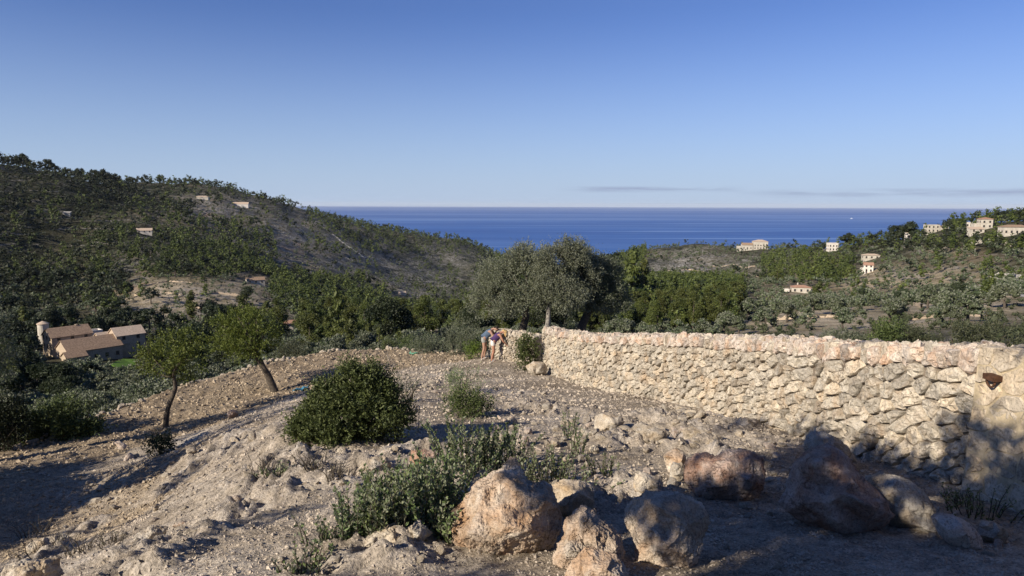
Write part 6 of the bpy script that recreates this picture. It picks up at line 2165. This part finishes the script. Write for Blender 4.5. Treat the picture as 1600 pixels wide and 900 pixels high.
def shade_tree(name, label, foot, poly, n, Lr, seed, holes=(), rc=0.30, nleaf=58, L=0.19, W=0.08, wall=True, extra=0, box_=None, lit=None):
    R = np.random.default_rng(seed)
    xs_, ys_ = [p[0] for p in poly], [p[1] for p in poly]
    C = []
    tries_ = 0
    while len(C) < n and tries_ < 6000:
        tries_ += 1
        px, py = R.uniform(min(xs_), max(xs_)), R.uniform(min(ys_), max(ys_))
        if not inpoly(px, py, poly):
            continue
        if any((px - a) ** 2 + ((py - b) * 1.7) ** 2 < c * c for a, b, c in holes):
            continue
        if wall and px > 1475 and py < 790:
            g = at(px, py, 7.3 - (px - 1475) * 0.006)
        else:
            g = ground(px, py)
            g = g - SUN * 0 + np.array([0, 0, R.uniform(0, 0.3)])
        for _ in range(8):
            c = g + SUN * R.uniform(*Lr)
            f_ = c @ cF
            a, b = proj(c[None])
            if (f_ < 0.3 or not (-140 < a[0] < 1740 and -140 < b[0] < 1040)) and not blocks(c, lit, rc * 0.75):
                C.append(c)
                break
    if extra:
        k_ = 0
        while k_ < extra:                                  # unseen crown mass added to block sky light: its shadow falls outside the picture or in the shade already there
            c = np.array([R.uniform(*box_[0]), R.uniform(*box_[1]), R.uniform(*box_[2])])
            a, b = proj(c[None])
            if c @ cF > 0.2 and -160 < a[0] < 1760 and -160 < b[0] < 1060:
                continue
            if blocks(c, lit, rc * 1.15):
                continue
            C.append(c)
            k_ += 1
    C = np.array(C)
    base = np.array([foot[0], foot[1], H(foot[0], foot[1])[0]])
    r = thing(name, label, 'tree', base)
    m_ = C.mean(0) - base
    tr = np.array([(0, 0, -.2), m_ * np.array([.1, .1, .3]), m_ * np.array([.45, .45, .6]), m_ * np.array([.8, .8, .82])])
    v, f = tube(smooth3(tr, 10), np.linspace(.2, .09, 10), 9)
    ob('trunk', me('trunk', v, f, [M_BARK], True), r)
    for k in range(14):
        e = C[R.integers(len(C))] - base
        b = tr[3] * 0.6 + tr[2] * 0.4 if k % 2 else tr[3]
        v, f = tube(smooth3([b, (b + e) / 2 + R.normal(size=3) * .25, e], 7), np.linspace(.06, .015, 7), 6)
        ob('limb', me('limb', v, f, [M_BARK], True), r)
    li = np.repeat(np.arange(len(C)), nleaf)
    d = sphere_pts(len(li), R)
    pos = C[li] - base + d * (rc * R.random(len(li)) ** 0.5 * R.uniform(.7, 1.3, len(C))[li])[:, None]
    v, f, t_ = leaves(pos, d + R.normal(size=d.shape) * .5, L, W, None, R)
    ob('crown', me('crown', v, f, [M_DARK], False, {'tint': t_}), r)


shade_tree('shade_pine', 'pine beside the viewpoint whose crown shades the boulders', (-7.2, -3.2),
           [(1005, 772), (1085, 795), (1100, 752), (1195, 740), (1235, 684), (1335, 676), (1390, 738), (1478, 762), (1490, 704), (1556, 690), (1592, 770), (1660, 810), (1660, 985), (1150, 985), (1118, 880), (1098, 850), (1020, 836)], 420, (10.5, 15.0), 61,
           extra=520, box_=((-11, 5), (-8, 1.2), (1.6, 6.5)),
           lit=LIT, holes=((1245, 840, 26), (1425, 852, 40), (1500, 815, 46), (1215, 752, 28), (1180, 715, 34), (1150, 805, 20), (1330, 905, 26), (1300, 700, 18), (1530, 720, 22)))
shade_tree('shade_olive', 'tree left of the view that shades the dirt ramp', (-17.2, 11.0), POLY_RAMP, 240, (6.0, 9.0), 62, lit=LITL, rc=0.36, wall=False, extra=260, box_=((-21, -11.5), (4, 14), (-5.5, 0.5)))
shade_tree('shade_olive', 'second tree left of the view that throws a long streak over the ramp', (-15.2, 8.2), POLY_STREAK, 34, (7.0, 9.5), 63, lit=LITL, rc=0.20, wall=False)

# ------------------------------------------------------------------ small things
M_BLUE = plain('blue_cloth', (0.05, 0.16, 0.24), 0.8, 0.1, 6, 0.2)
M_GREEN = plain('green_cloth', (0.16, 0.36, 0.24), 0.8, 0.1, 6, 0.2)


def cloth(name, label, px, py, wpx, mat, seed):
    q = ground(px, py)
    s_ = wpx / pxm(q)
    R = np.random.default_rng(seed)
    n = 14
    gx_, gy_ = np.meshgrid(np.linspace(-.5, .5, n), np.linspace(-.5, .5, n))
    P_ = np.stack([gx_.ravel(), gy_.ravel(), 0 * gx_.ravel()], 1) * s_
    h_ = 0.12 * s_ + 0.20 * s_ * np.abs(vnoise(P_ * 5 / s_ + seed)) + 0.1 * s_ * vnoise(P_ * 11 / s_)
    P_[:, 2] = gz(q[0] + P_[:, 0], q[1] + P_[:, 1]) - q[2] + np.clip(h_, 0.01, None)
    i = np.arange(n * n).reshape(n, n)
    f = np.stack([i[:-1, :-1], i[:-1, 1:], i[1:, 1:], i[1:, :-1]], -1).reshape(-1, 4)
    v = np.concatenate([P_, P_ - np.array([0, 0, .012])])
    o = ob(name, me(name, v, [np.concatenate([f, f[:, ::-1] + n * n])], [mat], True), None, tuple(q))
    tag(o, label, 'cloth')


cloth('blue_sheet', 'small crumpled blue sheet on the ground behind the large dark bush', 470, 610, 20, M_BLUE, 3)
cloth('green_sheet', 'small crumpled pale green sheet at the far rim of the terrace', 646, 553, 13, M_GREEN, 5)

# ------------------------------------------------------------------ the two people bending over the wall
M_SKIN = plain('skin', (0.34, 0.20, 0.14), 0.55, 0.3, 8, 0.06)
M_SKIN2 = plain('tanned_skin', (0.36, 0.18, 0.115), 0.55, 0.3, 8, 0.06)
M_HAIR_D = plain('dark_hair', (0.025, 0.018, 0.012), 0.6, 0.3, 30, 0.4)
M_HAIR_B = plain('blond_hair', (0.50, 0.34, 0.15), 0.6, 0.3, 30, 0.3)
M_SHIRT = plain('blue_grey_shirt', (0.085, 0.12, 0.17), 0.9, 0.1, 12, 0.2)
M_SHORTS_G = plain('grey_shorts', (0.30, 0.30, 0.27), 0.9, 0.1, 12, 0.15)
M_TOP = plain('purple_top', (0.07, 0.04, 0.11), 0.9, 0.1, 12, 0.2)
M_SHORTS_W = plain('white_shorts', (0.66, 0.61, 0.56), 0.9, 0.1, 12, 0.1)
M_SHOE = plain('shoe', (0.35, 0.32, 0.29), 0.8, 0.2, 12, 0.2)
M_EYE = plain('eye', (0.02, 0.02, 0.02), 0.3, 0.5, 3, 0.1)


def skin_mesh(name, verts, edges, radii, root_i, mat, parent, sub=2):
    m = bpy.data.meshes.new(name)
    m.from_pydata([tuple(v) for v in verts], edges, [])
    o = bpy.data.objects.new(name, m)
    COL.objects.link(o)
    md = o.modifiers.new('skin', 'SKIN')
    md.use_smooth_shade = True
    for i, r_ in enumerate(radii):
        sv = m.skin_vertices[0].data[i]
        rr = r_ if isinstance(r_, tuple) else (r_, r_)
        sv.radius = rr
        sv.use_root = (i == root_i)
    s_ = o.modifiers.new('sub', 'SUBSURF')
    s_.levels = sub
    s_.render_levels = sub
    dg = bpy.context.evaluated_depsgraph_get()
    m2 = bpy.data.meshes.new_from_object(o.evaluated_get(dg))
    m2.name = name
    o.modifiers.clear()
    o.data = m2
    bpy.data.meshes.remove(m)
    m2.materials.clear()
    m2.materials.append(mat)
    m2.polygons.foreach_set('use_smooth', np.ones(len(m2.polygons), bool))
    o.parent = parent
    return o


def person(label, foot, rz, sc_, skin, hairm, topm, shortm, long_hair, arms):
    """a person bending forward from the hips, facing +x, both hands reaching down to the wall"""
    r = thing('person', label, 'person', foot, rz)
    r.scale = (sc_, sc_, sc_)
    V, E, Rd = [], [], []

    def add(p, rad, prev=None):
        V.append(p)
        Rd.append(rad)
        if prev is not None:
            E.append((prev, len(V) - 1))
        return len(V) - 1
    pel = add((-.04, 0, .93), (.125, .15))
    sp1 = add((.07, 0, 1.04), (.11, .135), pel)
    sp2 = add((.18, 0, 1.15), (.115, .15), sp1)
    chest = add((.28, 0, 1.25), (.11, .16), sp2)
    neck = add((.375, 0, 1.33), .052, chest)
    h0 = add((.43, 0, 1.355), (.075, .07), neck)
    h1 = add((.515, 0, 1.345), (.092, .082), h0)
    h2 = add((.57, 0, 1.30), (.07, .065), h1)
    nose = add((.545, 0, 1.235), .016, h1)
    for s in (-1, 1):
        add((.50, s * .085, 1.31), .016, h1)
    legx = {}
    for s in (-1, 1):
        hip = add((-.02, s * .10, .86), .098, pel)
        kn = add((.02 + .02 * s, s * .11, .49), .062, hip)
        ca = add((-.02 + .03 * s, s * .11, .33), .058, kn)
        an = add((-.06 + .04 * s, s * .115, .09), .036, ca)
        he = add((-.055 + .04 * s, s * .115, .04), .036, an)
        add((.09 + .04 * s, s * .125, .03), .030, he)
        legx[s] = (hip, kn, ca, an)
        ax = arms[0 if s < 0 else 1]
        sh = add((.28, s * .17, 1.24), .062, chest)
        el = add(ax[0], .042, sh)
        wr = add(ax[1], .028, el)
        d_ = np.array(ax[1]) - np.array(ax[0])
        d_ = d_ / np.linalg.norm(d_)
        side = np.array([0, 1.0, 0])
        pal = np.array(ax[1]) + d_ * 0.07
        pm = add(tuple(pal), (.030, .022), wr)
        for k, (o_, ln) in enumerate(((-.028, .075), (-.010, .085), (.010, .08), (.027, .065))):
            f0 = pal + d_ * .03 + side * o_
            i0 = add(tuple(f0), .010, pm)
            i1 = add(tuple(f0 + d_ * ln * .55 + np.array([0.0, 0, -.006])), .009, i0)
            add(tuple(f0 + d_ * ln * .8 + np.array([-.012, 0, -.028])), .008, i1)
        t0 = add(tuple(pal - d_ * .03 + side * (-s) * .04), .011, pm)
        add(tuple(pal + d_ * .015 + side * (-s) * .062 + np.array([0, 0, -.01])), .009, t0)
    skin_mesh('body', V, E, Rd, 0, skin, r)
    # clothes that follow the body
    gr = lambda q_, k: tuple(np.array(q_ if isinstance(q_, tuple) else (q_, q_)) * k)
    hp = [V[legx[s][0]] for s in (-1, 1)]
    sv = [V[0], hp[0], tuple(np.array(hp[0]) * .55 + np.array(V[legx[-1][1]]) * .45), hp[1], tuple(np.array(hp[1]) * .55 + np.array(V[legx[1][1]]) * .45), tuple(np.array(V[0]) * .6 + np.array(V[1]) * .4)]
    skin_mesh('shorts', sv, [(0, 1), (1, 2), (0, 3), (3, 4), (0, 5)], [(.145, .17), .122, .105, .122, .105, (.135, .16)], 0, shortm, r)
    tv = [tuple(np.array(V[0]) * .9 + np.array(V[1]) * .1), V[1], V[2], V[3], tuple(np.array(V[3]) * .75 + np.array(V[4]) * .25), (.28, -.145, 1.245), (.28, .145, 1.245)]
    skin_mesh('shirt', tv, [(0, 1), (1, 2), (2, 3), (3, 4), (3, 5), (3, 6)], [(.15, .17), (.14, .165), (.14, .175), (.135, .18), (.08, .085), .078, .078], 1, topm, r)
    hv = [(.44, 0, 1.385), (.53, 0, 1.385), (.60, 0, 1.335), (.46, .05, 1.37), (.46, -.05, 1.37)]
    hr = [(.075, .085), (.095, .095), (.065, .07), .06, .06]
    he_ = [(0, 1), (1, 2), (0, 3), (0, 4)]
    if long_hair:
        hv += [(.53, .085, 1.23), (.55, .08, 1.10), (.53, -.085, 1.23), (.55, -.08, 1.12)]
        hr += [.045, .022, .045, .022]
        he_ += [(1, 5), (5, 6), (1, 7), (7, 8)]
    skin_mesh('hair', hv, he_, hr, 0, hairm, r)
    for s in (-1, 1):
        v, f = ICO[1]
        ob('eye', me('eye', v * .012, f, [M_EYE], True), r, (.56, s * .032, 1.255))
        a_ = np.array(V[legx[s][3]])
        skin_mesh('shoe', [tuple(a_ + (0.0, 0, -.035)), tuple(a_ + (.13, s * .008, -.058)), tuple(a_ + (.0, 0, -.055))], [(0, 2), (2, 1)], [.05, .04, .046], 0, M_SHOE, r)
    return r


pf = ath(771, 564, 6.8)
pf[2] = gz(pf[0], pf[1])[0]
person('bent person with long blond hair in a purple top and white shorts nearest the camera', pf, math.radians(8), 0.97, M_SKIN2, M_HAIR_B, M_TOP, M_SHORTS_W, True,
       (((.40, -.25, .98), (.56, -.20, .80)), ((.47, .21, 1.0), (.68, .16, .86))))
pf = at(757, 562, pf[1] + 0.75)
pf[2] = gz(pf[0], pf[1])[0]
person('bent dark haired person in a blue grey shirt and grey shorts behind the blond one', pf, math.radians(-4), 1.04, M_SKIN, M_HAIR_D, M_SHIRT, M_SHORTS_G, False,
       (((.44, -.23, .99), (.66, -.16, .86)), ((.48, .20, 1.0), (.70, .14, .86))))

# ------------------------------------------------------------------ the air over the sea
m, t = new_mat('sea_haze')
pv = t.n('ShaderNodeVolumePrincipled', {'Color': (0.86, 0.92, 1.0, 1), 'Density': 0.000013, 'Anisotropy': 0.0})
pv.inputs['Density Attribute'].default_value = ''
t.n('ShaderNodeOutputMaterial', {'Volume': pv.outputs[0]})
v, f = box(-72000, 72000, -120, 63500, -232, 120)
stuff(ob('haze', me('haze', v, f, [m])))
